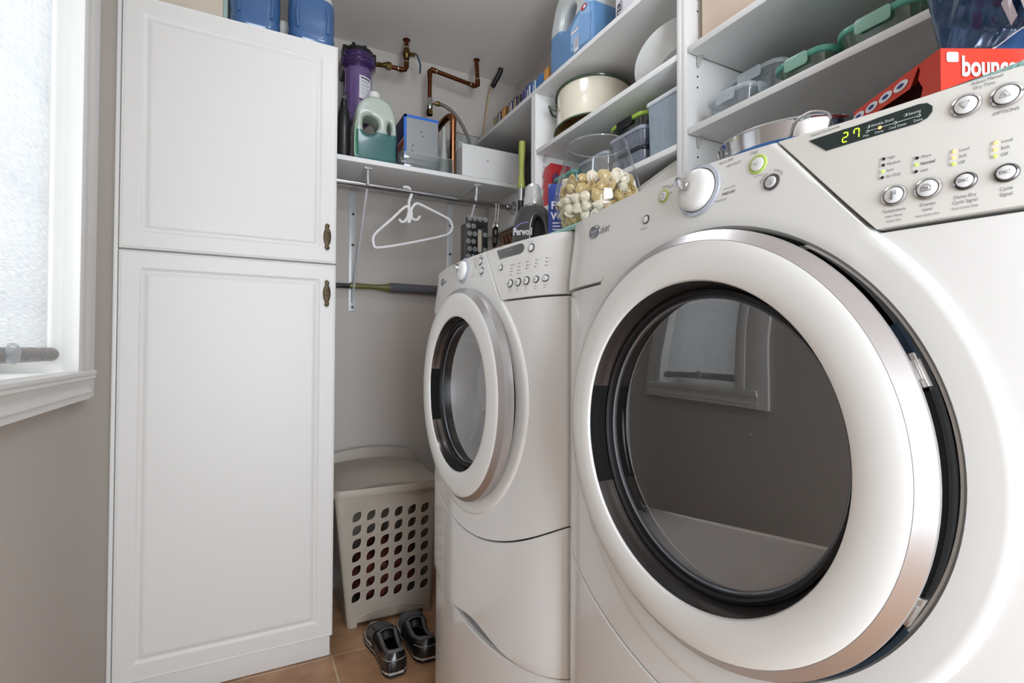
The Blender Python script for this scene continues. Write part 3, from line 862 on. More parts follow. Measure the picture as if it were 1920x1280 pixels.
t = thing('storage_box', 'white plastic drawer box with one tiny dark hole on the closet shelf', 'box')
x0, x1, y0, y1 = .8150, 1.118, 2.035, 2.20
DRW = mat('drawer_white_plastic', (218, 216, 213), .4)
m = MB(DRW); m.box(x0, x1, y0, y0 + .006, SZ + .006, SZ + .143, .0015); m.build('front', t)
m = MB(DRW); m.box(x0 + .004, x0 + .008, y0 + .006, y1, SZ + .004, SZ + .135); m.box(x1 - .008, x1 - .004, y0 + .006, y1, SZ + .004, SZ + .135)
m.box(x0 + .004, x1 - .004, y1, y1 + .004, SZ + .004, SZ + .135); m.box(x0 + .004, x1 - .004, y0 + .006, y1, SZ + .0002, SZ + .006); m.build('body', t)
m = MB(BLACKP); m.lathe([(0, .001), (.0022, .001), (.003, 0)], ((x0 + x1) / 2 - .032, y0 - .0004, SZ + .086), (0, -1, 0), 10); m.build('hole', t)
rebase(t, ((x0 + x1) / 2, (y0 + y1) / 2, SZ))
t = thing('acrylic_bin', 'tall clear acrylic bin of papers standing behind the white drawer', 'bin')
ax0, ax1, ay0, ay1 = .830, 1.092, 2.215, 2.30
m = MB(ACR)
m.box(ax0, ax1, ay0, ay0 + .003, SZ, SZ + .262, .0008); m.box(ax1 - .003, ax1, ay0 + .003, ay1, SZ, SZ + .262, .0008); m.box(ax0, ax1, ay1, ay1 + .003, SZ, SZ + .262, .0008); m.box(ax0, ax1, ay0, ay1, SZ + .0002, SZ + .004); m.build('bin', t)
m = MB(CHROME); m.tube([(ax0, ay0, SZ + .262), (ax1 - .006, ay0, SZ + .262), (ax1, ay0, SZ + .256), (ax1, ay0, SZ)], .0018, 8, caps=True); m.build('rim', t)
rebase(t, ((ax0 + ax1) / 2, (ay0 + ay1) / 2, SZ))
for i, (px, pw, ph, col, txt, lb) in enumerate([(.856, .034, .235, (214, 212, 210), None, 'white packet with brown mark, leftmost in the clear acrylic bin'),
                                              (.895, .030, .238, (226, 225, 224), 'S', 'white packet in the clear acrylic bin next to the grey one'),
                                              (.928, .024, .230, (128, 128, 128), None, 'grey packet in the middle of the clear acrylic bin'),
                                              (.968, .042, .236, (230, 229, 228), 'C', 'wide white packet with a dark swirl in the clear acrylic bin'),
                                              (1.015, .036, .232, (70, 96, 124), None, 'dark blue packet at the right of the clear acrylic bin')]):
    t = thing('paper_packet', lb, 'packet', (px, 2.256, SZ + .0045), 0, 'packets in the acrylic bin')
    pm = mat('packet_card_%d' % i, col, .5, var=.08)
    m = MB(pm); m.box(-pw / 2, pw / 2, -.006, .006, 0, ph, .002); m.build('packet', t)
    if txt:
        m = MB(DKGREY); m.text(txt, .05, lambda x, y, z: (x, -.0068, .14 + y), xs=.5); m.build('print', t)
t = thing('dark_bowl', 'dark grey bowl upside down behind the acrylic bin under the corner of the top shelf', 'bowl', (.985, 2.345, SZ))
m = MB(mat('dark_enamel', (52, 50, 46), .25, coat=.3)); m.lathe([(.043, 0), (.044, .06), (.040, .10), (.02, .118), (0, .12)], seg=28); m.build('bowl', t)
t = thing('hose_coil', 'dark coiled hose loop standing under the corner of the top shelf', 'hose', (1.170, 2.30, 1.0))
m = MB(mat('dark_brown_rubber', (62, 54, 48), .4)); m.tube([(0 + .05 * math.cos(a / 10 * 2 * PI), .0, .858 + .06 * math.sin(a / 10 * 2 * PI)) for a in range(10)], .010, 10, closed=True, smooth_path=3)
m.build('loop', t)
t.location.z = 1.0

# ================================================================== RIGHT SHELVING UNIT
XS, XW = .95, XR - .001
ZT, ZM, ZL = 2.0033, 1.7755, 1.5500         # undersides of the shelves left bay
sh = thing('shelving_unit', 'white melamine shelving unit with adjustable shelves on the right wall above the machines', 'shelving')
m = MB(SHELFW); m.box(XS, XW, -.30, YB - .002, ZT, ZT + .016, .0008); m.build('top_shelf', sh)
def panel(y0, y1, z0, z1):
    m = MB(SHELFW)
    m.box(XS, XW, y0, (y0 + y1) / 2 - .0002, z0, z1, .0008); m.box(XS, XW, (y0 + y1) / 2 + .0002, y1, z0, z1, .0008)
    return m.build('upright', sh)
panel(1.648, 1.680, .02, ZT - .0003); panel(.912, .944, 1.276, ZT - .0003); panel(.060, .092, 1.276, ZT - .0003)
m = MB(SHELFW); m.box(XS + .002, XW, .946, 1.646, ZM, ZM + .016, .0008); m.build('shelf', sh)
m = MB(SHELFW); m.box(XS + .002, XW, .946, 1.646, ZL, ZL + .016, .0008); m.build('shelf', sh)
m = MB(SHELFW); m.box(XS + .0005, XW, .094, .906, ZM - .001, ZM + .015, .0008); m.build('shelf', sh)
m = MB(SHELFW); m.box(XS + .0005, XW, .094, .906, 1.5748, 1.5908, .0008); m.build('shelf', sh)
m = MB(SHELFW); m.box(XS + .002, XW, .946, 1.646, 1.290, 1.306, .0008); m.build('shelf', sh)
PIN = sheet_glass('clear_shelf_pin', (.9, .9, .88), .2, 1.45, .55, (226, 224, 216))
for (py, s, zz) in ((1.6478, -1, ZM), (1.6478, -1, ZL), (.9118, -1, ZM - .001), (.9118, -1, 1.5748)):
    m = MB(PIN)
    m.plate([(-.009, 0), (.009, 0), (.006, -.004), (-.003, -.026), (-.0075, -.026), (-.009, -.020)], [], .0045, .0008, fn=lambda p: Vector((XS + .040 + p.x, py - .0062 + p.z, zz - .0006 + p.y)))
    m.tube([(XS + .035, py - .001, zz - .012), (XS + .035, py - .009, zz - .012)], .0035, 8)
    m.box(XS + .032, XS + .045, py - .012, py - .0005, zz - .0035, zz - .0008)
    m.build('shelf_pin', sh)
m = MB(BLACKP)
for (py, zs) in ((1.6478, (1.735, 1.703, 1.675, 1.51, 1.48, 1.45)), (.9118, (1.98, 1.95, 1.92, 1.89, 1.727, 1.700, 1.527, 1.502))):
    for z in zs:
        m.lathe([(0, .0006), (.0024, .0006), (.0026, 0)], (XS + .037, py - .0002, z), (0, -1, 0), 8)
m.build('pin_hole', sh)
rebase(sh, (XW, 1.0, 1.276))

ZTT = ZT + .0163
# --- row of small game cases on the top shelf
spines = [((96, 98, 96), (178, 140, 84), .030), ((36, 38, 40), (190, 188, 186), .026), ((170, 116, 56), (206, 160, 92), .030), ((158, 108, 60), (60, 44, 34), .018), ((44, 62, 112), (210, 200, 180), .024),
          ((70, 52, 106), (196, 172, 96), .024), ((36, 34, 36), (110, 104, 96), .026), ((116, 104, 150), (40, 44, 70), .026), ((48, 82, 140), (228, 228, 232), .036), ((74, 110, 160), (214, 224, 232), .030), ((80, 128, 178), (60, 90, 140), .034), ((188, 132, 66), (210, 160, 92), .030)]
names = ['grey and tan', 'black with white stripe', 'orange-brown', 'narrow brown', 'navy', 'purple and yellow', 'black', 'lilac', 'royal blue', 'mid blue', 'light blue', 'orange card']
y = 2.085
for i, (c1, c2, w) in enumerate(spines):
    where = ['nearest the back wall', 'second from the back wall', 'beside the black one', 'next to the orange-brown one', 'beside the narrow brown one', 'beside the navy one', 'in the middle of the row', 'right of the black ones', 'right of the lilac one', 'right of the royal blue one', 'next to the end of the row', 'at the end nearest the blue jug'][i]
    t = thing('game_case', '%s case spine on the top shelf, %s' % (names[i], where), 'case', (1.045, y - w / 2, ZTT), 0, 'small cases on the top shelf')
    a = mat('case_%d_a' % i, c1, .35, var=.25, nscale=70); b = mat('case_%d_b' % i, c2, .35, var=.2, nscale=70)
    m = MB(a); m.box(-.06, .06, -w / 2, w / 2, 0, .072 + .004 * (i % 3), .001); m.build('case', t)
    m = MB(b); m.box(-.0612, -.0598, -w / 2, -w / 2 + w * .3, .002, .070); m.box(-.0612, -.0598, w * .12, w * .22, .02, .06); m.build('spine_print', t)
    y -= w + .012

# --- blue fluid jug with label
t = thing('washer_fluid_jug', 'blue fluid jug with a pale blue label and grip hole on the top shelf', 'jug')
JX, JY = 1.035, 1.455
lm = liquid_mat('labelled_jug_plastic', (104, 148, 194), (208, 212, 210), .158)
# local u runs from far (-) to near (+): u=-.14..+.14
ol = [(-.128, .006), (0, 0), (.108, .006), (.118, .03), (.116, .10), (.118, .15), (.108, .195), (.070, .255), (.036, .302), (0, .312), (-.050, .302), (-.100, .265), (-.128, .205), (-.140, .16), (-.138, .13), (-.143, .105), (-.139, .08), (-.141, .03)]
hole = [(-.060, .150), (-.030, .148), (.004, .158), (.022, .180), (.016, .204), (-.016, .214), (-.050, .204), (-.066, .176)]
m = MB(lm)
JT = Matrix.Translation((JX, JY, ZTT))
m.plate(sm2(ol, 3), [sm2(hole, 4)], .115, .0165, fn=lambda p: Vector((JX + p.z, JY - p.x, ZTT + p.y)), res=5)
m.build('bottle', t)
m = MB(CAPW); m.lathe([(.02, -.02), (.02, .01)], (JX, JY, ZTT + .314), seg=24); m.lathe([(0, .03), (.022, .03), (.0235, .027), (.0235, 0), (0, 0)], (JX, JY, ZTT + .314), seg=24); m.build('cap', t)
LBL = mat('pale_blue_label', (150, 188, 226), .3, coat=.3)
def jl(u, z, d=0): return Vector((JX - .0580 - d, JY - u, ZTT + z))
m = MB(LBL, mat('darker_blue_label', (128, 168, 214), .3, coat=.3), PAPER, mat('red_emblem', (196, 48, 56), .4), mat('navy_ink', (44, 60, 110), .4), GREYP)
m.plate([(.0, .045), (.110, .030), (.112, .120), (.104, .168), (.092, .186), (.050, .150), (.0, .120)], [], .001, 0, fn=lambda p: jl(p.x, p.y, .0005))
m.use(MATS['darker_blue_label']); m.plate([(.050, .040), (.106, .033), (.108, .120), (.050, .145)], [], .0006, 0, fn=lambda p: jl(p.x, p.y, .0016))
m.use(PAPER); m.plate([(.003, .098), (.047, .098), (.047, .108), (.003, .108)], [], .0004, 0, fn=lambda p: jl(p.x, p.y, .0022)); m.plate([(.022, .03), (.049, .03), (.049, .075), (.022, .075)], [], .0004, 0, fn=lambda p: jl(p.x, p.y, .0022))
m.use(MATS['navy_ink']); m.plate([(.002, .1085), (.049, .1085), (.049, .110), (.002, .110)], [], .0004, 0, fn=lambda p: jl(p.x, p.y, .0024))
m.use(GREYP)
for zz in (.068, .062, .056, .050, .044):
    m.plate([(.026, zz), (.046, zz), (.046, zz + .0025), (.026, zz + .0025)], [], .0003, 0, fn=lambda p: jl(p.x, p.y, .0028))
m.tube([jl(.010 + .005 * math.cos(a), .062 + .006 * math.sin(a), .002) for a in [k * 2 * PI / 12 for k in range(12)]], .0006, 4, closed=True)
m.use(MATS['red_emblem']); m.plate([(.078 + .017 * math.cos(k * PI / 8), .155 + .009 * math.sin(k * PI / 8)) for k in range(16)], [], .0004, 0, fn=lambda p: jl(p.x, p.y, .0024))
m.use(PAPER); m.plate([(.083 + .008 * math.cos(k * PI / 6), .153 + .0055 * math.sin(k * PI / 6)) for k in range(12)], [], .0004, 0, fn=lambda p: jl(p.x, p.y, .0032))
m.build('label', t)
rebase(t, (JX, JY, ZTT))

t = thing('white_carton', 'white carton with black sideways letters on the top shelf right of the labelled jug', 'box')
m = MB(PAPER); m.box(1.0, 1.20, 1.02, 1.245, ZTT, ZTT + .25, .0015); m.build('carton', t)
m = MB(BLACKP, GREYP)
Tt = lambda x, y, z: (.9992, 1.222 - y * -1 - .012, ZTT + .060 + x)
m.text('TER', .026, lambda x, y, z: (.9990, 1.218 + y, ZTT + .042 + x), 'LEFT', bold=.0006)
m.use(GREYP); m.text('WINTER', .008, lambda x, y, z: (.9990, 1.236 + y * 1, ZTT + .035 + x), 'LEFT')
m.box(.9988, .9996, 1.2125, 1.2132, ZTT + .01, ZTT + .20)
m.build('lettering', t)
rebase(t, (1.1, 1.13, ZTT))

# --- enamel pot, tipped upside-down on the middle shelf
t = thing('enamel_pot', 'cream enamel pot with dark green rim and handle lying open on the middle shelf', 'pot')
ENC = mat('cream_enamel', (226, 216, 196), .15, coat=.7); ENG = mat('green_enamel', (62, 78, 60), .2, coat=.5); BRN = mat('brown_enamel_inside', (176, 146, 92), .25, coat=.4)
Mp = Matrix.Translation((1.100, 1.492, ZM + .0400)) @ Matrix.Rotation(rad(-8.5), 4, Vector((.70, -.71, 0)))
PR = .140
m = MB(ENC); m.T = Mp; m.lathe([(PR, 0), (PR - .001, .004), (PR - .006, .02), (PR - .006, .130), (PR - .002, .142), (PR - .012, .152), (PR - .03, .156), (0, .156)], seg=56); m.build('body', t)
m = MB(BRN); m.T = Mp; m.lathe([(PR - .003, .001), (PR - .008, .02), (PR - .008, .125), (PR - .03, .148), (0, .148)], seg=56); m.build('inside', t)
m = MB(ENG); m.T = Mp
m.tube([(PR * math.cos(a), PR * math.sin(a), 0) for a in [k * 2 * PI / 64 for k in range(64)]], .0032, 8, closed=True)
m.tube([((PR - .001) * math.cos(a), (PR - .001) * math.sin(a), .142) for a in [k * 2 * PI / 64 for k in range(64)]], .0050, 8, closed=True); m.build('rim', t)
m = MB(ENG); m.T = Mp @ Matrix.Rotation(rad(138), 4, 'Z')
m.tube([(PR - .008, -.040, .108), (PR + .012, -.038, .118), (PR + .020, -.028, .120), (PR + .020, .030, .112), (PR + .012, .038, .100), (PR - .008, .040, .088)], .0048, 10, smooth_path=5)
m.tube([(PR - .006, -.040, .108), (PR - .004, -.020, .132), (PR - .004, .015, .128), (PR - .006, .040, .092)], .0045, 10, smooth_path=5)
m.build('handle', t)
rebase(t, (1.098, 1.495, ZM + .0165))

# --- white platter leaning near the divider
t = thing('serving_platter', 'white oval platter leaning on the middle shelf against the divider', 'plate')
m = MB(mat('white_porcelain', (226, 226, 222), .15, coat=.6))
m.T = Matrix.Translation((1.088, 1.066, ZM + .0855)) @ Matrix.Rotation(rad(-30), 4, 'X') @ Matrix.Rotation(rad(4), 4, 'Y')
m.lathe([(0, -.012), (.060, -.012), (.066, -.014), (.070, -.010), (.095, .006), (.122, .020), (.126, .022), (.124, .024), (.10, .012), (.072, -.002), (0, -.004)], seg=56)
m.build('plate', t)
rebase(t, (1.085, 1.062, ZM + .016))

# --- left bay lower shelf: containers
CLR = sheet_glass('clear_container', (.95, .97, .97), .05, 1.5, .12, (214, 220, 222))
FROST = sheet_glass('frosted_bin_plastic', (.80, .86, .90), .3, 1.45, .72, (176, 190, 202))
def rbox_shell(m, w, d, h, r, taper=.92, n=4, z0=0.0, lip=0.0):
    rings = []
    levels = [(0, taper - .03), (.004, taper), (h, 1.0)]
    for (z, s) in levels:
        rings.append([(x * s, y * s, z0 + z) for (x, y) in rrect(w, d, r, n)])
    if lip:
        rings.append([(x * (1 + lip / w * 2), y * (1 + lip / d * 2), z0 + h) for (x, y) in rrect(w, d, r, n)])
    k = len(rings[0]); vs = [p for r_ in rings for p in r_]
    fs = [[i * k + j, i * k + (j + 1) % k, (i + 1) * k + (j + 1) % k, (i + 1) * k + j] for i in range(len(rings) - 1) for j in range(k)]
    fs.append(list(range(k))[::-1])
    m.addraw(vs, fs)
def container(name, label, cat, loc, rz, w, d, h, body, lidm, clipm=None, r=.018, lid_h=.012, group=None, taper=.92):
    t = thing(name, label, cat, loc, rz, group)
    m = MB(body); rbox_shell(m, w, d, h, r, taper); m.build('container', t)
    m = MB(lidm)
    m.plate(rrect(w + .008, d + .008, r + .003, 5), [], lid_h, .003, fn=lambda p: Vector((p.x, p.y, h + p.z + lid_h / 2 - .004)))
    m.plate(rrect(w - .012, d - .012, r, 5), [], .003, .001, fn=lambda p: Vector((p.x, p.y, h + p.z + lid_h - .003)))
    l = m.build('lid', t)
    if clipm:
        for k in range(4):
            m = MB(clipm)
            L = (w if k % 2 else d) * .42; off = (d if k % 2 else w) / 2 + .0065
            M = Matrix.Rotation(k * PI / 2, 4, 'Z')
            m.plate(rrect(L, .026, .006, 4), [], .0022, .0006, fn=lambda p: M @ Vector((off + p.z, p.x, h - .005 + p.y)))
            m.build('clip', l)
    return t
ZLT = ZL + .0162
GRL = mat('teal_lid_plastic', (84, 158, 140), .3, coat=.2)
DKB = mat('dark_navy_lid', (34, 38, 48), .3)
LIME = mat('lime_plastic', (150, 182, 66), .3)
container('food_container', 'tall frosted storage bin with white lid at the near end of the lower shelf', 'bin', (1.075, 1.018, ZLT), 0, .205, .120, .150, FROST, mat('frost_white_lid', (214, 218, 224), .4), None, .012, .012, taper=.96)
container('food_container', 'pale grey lidded container at the bottom of the stack beside the frosted bin', 'container', (1.075, 1.170, ZLT), 0, .20, .150, .050, sheet_glass('smoke_container', (.75, .8, .88), .15, 1.5, .5, (150, 158, 176)), DKB, None, .02)
container('food_container', 'second pale grey lidded container resting on the bottom one', 'container', (1.075, 1.170, ZLT + .0585), 0, .20, .150, .048, MATS['smoke_container'], mat('grey_lid_plastic', (150, 156, 168), .35), None, .02)
container('food_container', 'black lidded container with a lime green seal on top of the grey stack', 'container', (1.080, 1.180, ZLT + .116), 0, .19, .160, .036, sheet_glass('dark_container', (.25, .27, .27), .1, 1.5, .45, (60, 64, 60)), LIME, BLACKP, .03)
container('food_container', 'clear container with a grey lid seen through the glass bowl', 'container', (1.07, 1.335, ZLT), 0, .19, .150, .090, CLR, mat('smoke_lid', (140, 148, 158), .3), None, .02)
container('food_container', 'teal lidded glass container behind the glass bowl beside the red mould', 'container', (1.07, 1.495, ZLT), 0, .19, .130, .085, sheet_glass('teal_glass_container', (.72, .88, .84), .05, 1.5, .4, (96, 150, 140)), GRL, None, .02)
# red silicone mould
t = thing('silicone_mould', 'red silicone baking mould standing at the far end of the lower shelf', 'mould')
RED = mat('red_silicone', (178, 46, 52), .35, coat=.1)
m = MB(RED)
pts = []
for k in range(4):
    z = ZLT + .002 + k * .040
    pts += [(.972, z), (.980 + .0, z + .036)]
prof = [(0, 0)]
for k in range(4):
    prof += [(.0 + .001 * k, .002 + k * .040), (.014 + .001 * k, .034 + k * .040)]
prof += [(.06, .160), (.06, 0)]
m.plate([(p[0], p[1]) for p in prof], [], .085, .0012, fn=lambda p: Vector((.975 + p.z + .0425, 1.640 - p.x, ZLT + p.y)))
m.build('mould', t)
rebase(t, (1.03, 1.60, ZLT))
t = thing('purple_pouch', 'purple and white pouch standing behind the glass bowl next to the red mould', 'pouch', (1.02, 1.575 - .012, ZLT))
m = MB(mat('purple_foil', (96, 62, 92), .3, metal=.3, var=.3, nscale=20), PAPER)
m.grid(lambda u, v: (-.03 + .012 * math.sin(u * 3.1 + .2) * math.sin(v * PI) - .004, .0 + (u - .5) * .02, v * .12), 6, 8); m.grid(lambda u, v: (-.03 + .02 * u, .01, v * .12), 4, 4); m.box(-.045, .05, -.008, .008, 0, .115, .006); m.build('pouch', t)

# lower bay: white bin hanging low
t = thing('storage_bin', 'soft white plastic bin with a dipped rim in the lowest bay by the divider', 'bin')
m = MB(mat('soft_white_plastic', (218, 214, 206), .5))
def binf(u, v):
    P = rrect(.21, .245, .02, 5)
    return P
P = rrect(.21, .225, .02, 8)
k = len(P); zb = 1.3065
def top(x, y):
    yy = (y + .112) / .224          # 0 near .. 1 far
    return .205 + .022 * (math.cos(yy * 2.9))
vs = []; fs = []
for j, f in enumerate((0, .25, .5, .75, .9, 1)):
    for (x, y) in P:
        vs.append((1.078 + x * (.90 + .10 * f), 1.062 + y * (.92 + .08 * f), zb + top(x, y) * f))
for j in range(5):
    for i in range(k):
        fs.append([j * k + i, j * k + (i + 1) % k, (j + 1) * k + (i + 1) % k, (j + 1) * k + i])
fs.append(list(range(k))[::-1])
m.addraw(vs, fs); m.build('bin', t)
m = MB(MATS['soft_white_plastic']); m.tube([Vector(v) for v in vs[-k:]], .0028, 8, closed=True); m.build('rim', t)
rebase(t, (1.078, 1.062, zb))
t = thing('brown_packet', 'brown and white striped packet beside the white bin behind the glass bowl', 'packet', (1.0, 1.235, 1.3065))
m = MB(mat('brown_card', (150, 108, 66), .5), PAPER); m.box(-.03, .12, -.035, .035, 0, .17, .003); m.use(PAPER); m.box(-.0312, -.03, -.012, .004, 0, .169); m.build('packet', t)

# right bay items
ZRT = 1.5912
CLIPW = sheet_glass('clear_clip_plastic', (.92, .95, .97), .10, 1.5, .40, (222, 230, 236))
container('clip_container', 'larger clear clip-lock container behind the small one by the divider', 'container', (1.142, .812, ZRT), 0, .180, .150, .112, CLR, CLIPW, CLIPW, .03)
t = container('clip_container', 'small clear clip-lock container at the shelf edge in front of the larger one', 'container', (.9995, .8065, ZRT), 0, .070, .118, .040, CLR, CLIPW, CLIPW, .02)
GGL = sheet_glass('green_tinted_glass', (.80, .86, .80), .04, 1.5, .30, (128, 134, 118))
GCL = mat('pale_green_clip', (132, 176, 158), .3, coat=.2)
container('clip_container', 'low glass container with teal clip lid in the middle of the right bay', 'container', (1.065, .640, ZRT), 0, .195, .115, .036, GGL, GRL, GCL, .03)
container('clip_container', 'tall glass container with teal clip lid right of the low one', 'container', (1.065, .500, ZRT), 0, .195, .140, .040, GGL, GRL, GCL, .03)
t = thing('crumpled_bag', 'crumpled clear plastic bag at the near end of the right bay shelf', 'bag', (1.045, .330, ZRT))
m = MB(sheet_glass('clear_film', (.86, .89, .86), .12, 1.45, .42, (196, 202, 192)))
m.bm.verts
b = bmesh.new(); bmesh.ops.create_icosphere(b, subdivisions=4, radius=1)
for v in b.verts:
    n = v.co.normalized(); a = 1 + .14 * math.sin(n.x * 9 + n.y * 5) * math.sin(n.z * 8 + n.x * 4) + .07 * math.sin(n.y * 23 + n.z * 17)
    v.co = Vector((n.x * .075 * a, n.y * .080 * a, max(0, .065 + n.z * .068 * a)))
m._take(b); m.build('film', t)
t = thing('peach_box', 'peach translucent box on the upper shelf of the right bay', 'box')
PEA = mat('peach_plastic', (222, 200, 180), .35, trans=.1)
m = MB(PEA); m.box(.980, 1.235, .52, .893, ZM + .0155, ZM + .185, .004); m.build('body', t)
m = MB(mat('peach_lid', (226, 200, 164), .35)); m.box(.974, 1.240, .514, .8985, ZM + .0155, ZM + .034, .003); m.box(.974, 1.24, .514, .8985, ZM + .18, ZM + .20, .004); m.build('lid', t)
rebase(t, (1.1, .70, ZM + .0155))

# ================================================================== WASHER AND DRYER
MH = 1.266
def S(y, z):
    t = min(abs(y) / .343, 1.05); s = min(max((z - 1.15) / .115, 0), 1); s = s * s * (3 - 2 * s)
    return .458 + .038 * t ** 2.2 + .020 * t ** 14 + .012 * s
def seam(y): return .635 + .100 * (abs(y) / .343) ** 2
def dseam(y): return .418 + .045 * (abs(y) / .343) ** 2


def edge_list(n, e=.003, a=True, b=True):
    L = [i / n for i in range(n + 1)]
    if a: L = [0, e * .35, e] + [x for x in L if x > e * 1.5]
    if b: L = [x for x in L if x < 1 - e * 1.5] + [1 - e, 1 - e * .35, 1]
    return L


def patch(m, fn, U, V, off, yc, depth=.03, bev=.0022, flags=(1, 1, 1, 1), joinfn=None):
    """fn(u,v)->(y,z) local; flags: bevel at u=0,u=1,v=0,v=1"""
    w = len(U); h = len(V); vs = []; fs = []
    e = .006
    for v in V:
        for u in U:
            y, z = fn(u, v)
            drop = 0
            if flags[0] and u == 0 or flags[1] and u == 1 or flags[2] and v == 0 or flags[3] and v == 1:
                drop = bev
                if joinfn and joinfn(u, v): drop = 0
            elif (flags[0] and u < e * .5) or (flags[1] and u > 1 - e * .5) or (flags[2] and v < e * .5) or (flags[3] and v > 1 - e * .5):
                drop = bev * .3
                if joinfn and joinfn(u, v): drop = 0
            vs.append((S(y, z) - off + drop, yc + y, z))
    for j in range(h - 1):
        for i in range(w - 1):
            fs.append([j * w + i, j * w + i + 1, (j + 1) * w + i + 1, (j + 1) * w + i])
    # walls
    ring = [i for i in range(w)] + [j * w + w - 1 for j in range(1, h)] + [(h - 1) * w + i for i in range(w - 2, -1, -1)] + [j * w for j in range(h - 2, 0, -1)]
    base = len(vs)
    for i in ring:
        p = vs[i]; vs.append((p[0] + depth, p[1], p[2]))
    n = len(ring)
    for i in range(n):
        fs.append([ring[i], ring[(i + 1) % n], base + (i + 1) % n, base + i])
    m.addraw(vs, fs)


def conf(m, yc, y0, z0, prof, sy=1.0, sz=1.0, seg=28, off=.004, fill=True):
    """rings that follow the console surface. prof: (r, height out of surface)"""
    vs = []; fs = []
    for (r, h) in prof:
        for k in range(seg):
            a = 2 * PI * k / seg
            y = y0 + r * sy * math.cos(a); z = z0 + r * sz * math.sin(a)
            vs.append((S(y, z) - off - h, yc + y, z))
    for i in range(len(prof) - 1):
        for k in range(seg):
            fs.append([i * seg + k, i * seg + (k + 1) % seg, (i + 1) * seg + (k + 1) % seg, (i + 1) * seg + k])
    if fill:
        fs.append([(len(prof) - 1) * seg + k for k in range(seg)])
    m.addraw(vs, fs)


def surf_text(m, yc, s, size, y0, z0, align='CENTER', bold=0.0, shear=0.0, xs=.85, h=.0004, rot=0.0):
    c, si = math.cos(rot), math.sin(rot)
    def f(x, y, z):
        X, Y = x * c - y * si, x * si + y * c
        yy, zz = y0 - X, z0 + Y
        return (S(yy, zz) - .004 - h, yc + yy, zz)
    m.text(s, size, f, align, bold=bold, shear=shear, xs=xs)


RIMG = mat('button_rim_dark', (112, 110, 112), .25, metal=.9)
BTN = mat('button_face', (226, 226, 226), .25, coat=.4)
AMBER = mat('amber_led', (255, 190, 110), .4, emit=(255, 176, 96), estr=1.2)
GREENL = mat('green_led', (176, 204, 92), .4, emit=(170, 220, 80), estr=.5)
GREENR = mat('start_green_ring', (178, 206, 98), .4)
DISPG = mat('display_dark_green', (28, 44, 42), .15, coat=.6)
DISPD = mat('display_grey', (92, 92, 94), .25, coat=.4)
DGL = mat('digit_green', (190, 230, 60), .4, emit=(190, 235, 50), estr=1.6)
LTT = mat('display_white_print', (206, 214, 212), .5)


def ring_button(par, yc, y, z, r, icon=None, rim=RIMG, sy=1.0):
    m = MB(rim); conf(m, yc, y, z, [(r, 0), (r * .98, .0014), (r * .84, .0022), (r * .74, .0010)], sy=sy, fill=False)
    m.use(BTN); conf(m, yc, y, z, [(r * .76, .0006), (r * .72, .0026), (r * .6, .0032), (0.0001, .0034)], sy=sy)
    if icon:
        m.use(GREYP)
        h = .0040
        def f(px, pz): return Vector((S(y, z) - .004 - h, yc + y - px * r, z + pz * r))
        def stroke(pts, closed=False): m.tube([f(*p) for p in pts], r * .035, 5, closed=closed)
        if icon == 'down': stroke([(-.35, .22), (.35, .22), (0, -.32)], True)
        if icon == 'up': stroke([(-.35, -.22), (.35, -.22), (0, .32)], True); m.sphere(f(0, -.06), r * .06, seg=8)
        if icon == 'temp':
            stroke([(-.08, .35), (-.08, -.15)]); stroke([(.02, .35), (.02, -.15)]); m.sphere(f(-.03, -.3), r * .14, seg=8)
            for k in range(3): stroke([(.14, .3 - k * .13), (.32, .3 - k * .13)])
        if icon == 'dome': stroke([(-.38, -.22), (-.34, .08), (-.12, .3), (.12, .3), (.34, .08), (.38, -.22)], True); stroke([(-.12, -.1), (-.12, .08), (0, -.05), (.12, .08), (.12, -.1)])
        if icon == 'bow': stroke([(-.4, .2), (-.4, -.2), (-.12, -.06), (.12, -.06), (.4, -.2), (.4, .2), (.12, .06), (-.12, .06)], True)
        if icon == 'swirl': stroke([(.3 * math.cos(a), .3 * math.sin(a)) for a in [k * .4 for k in range(12)]]); stroke([(.15, -.1), (-.1, -.05), (.1, .1)])
    return m.build('button', par)


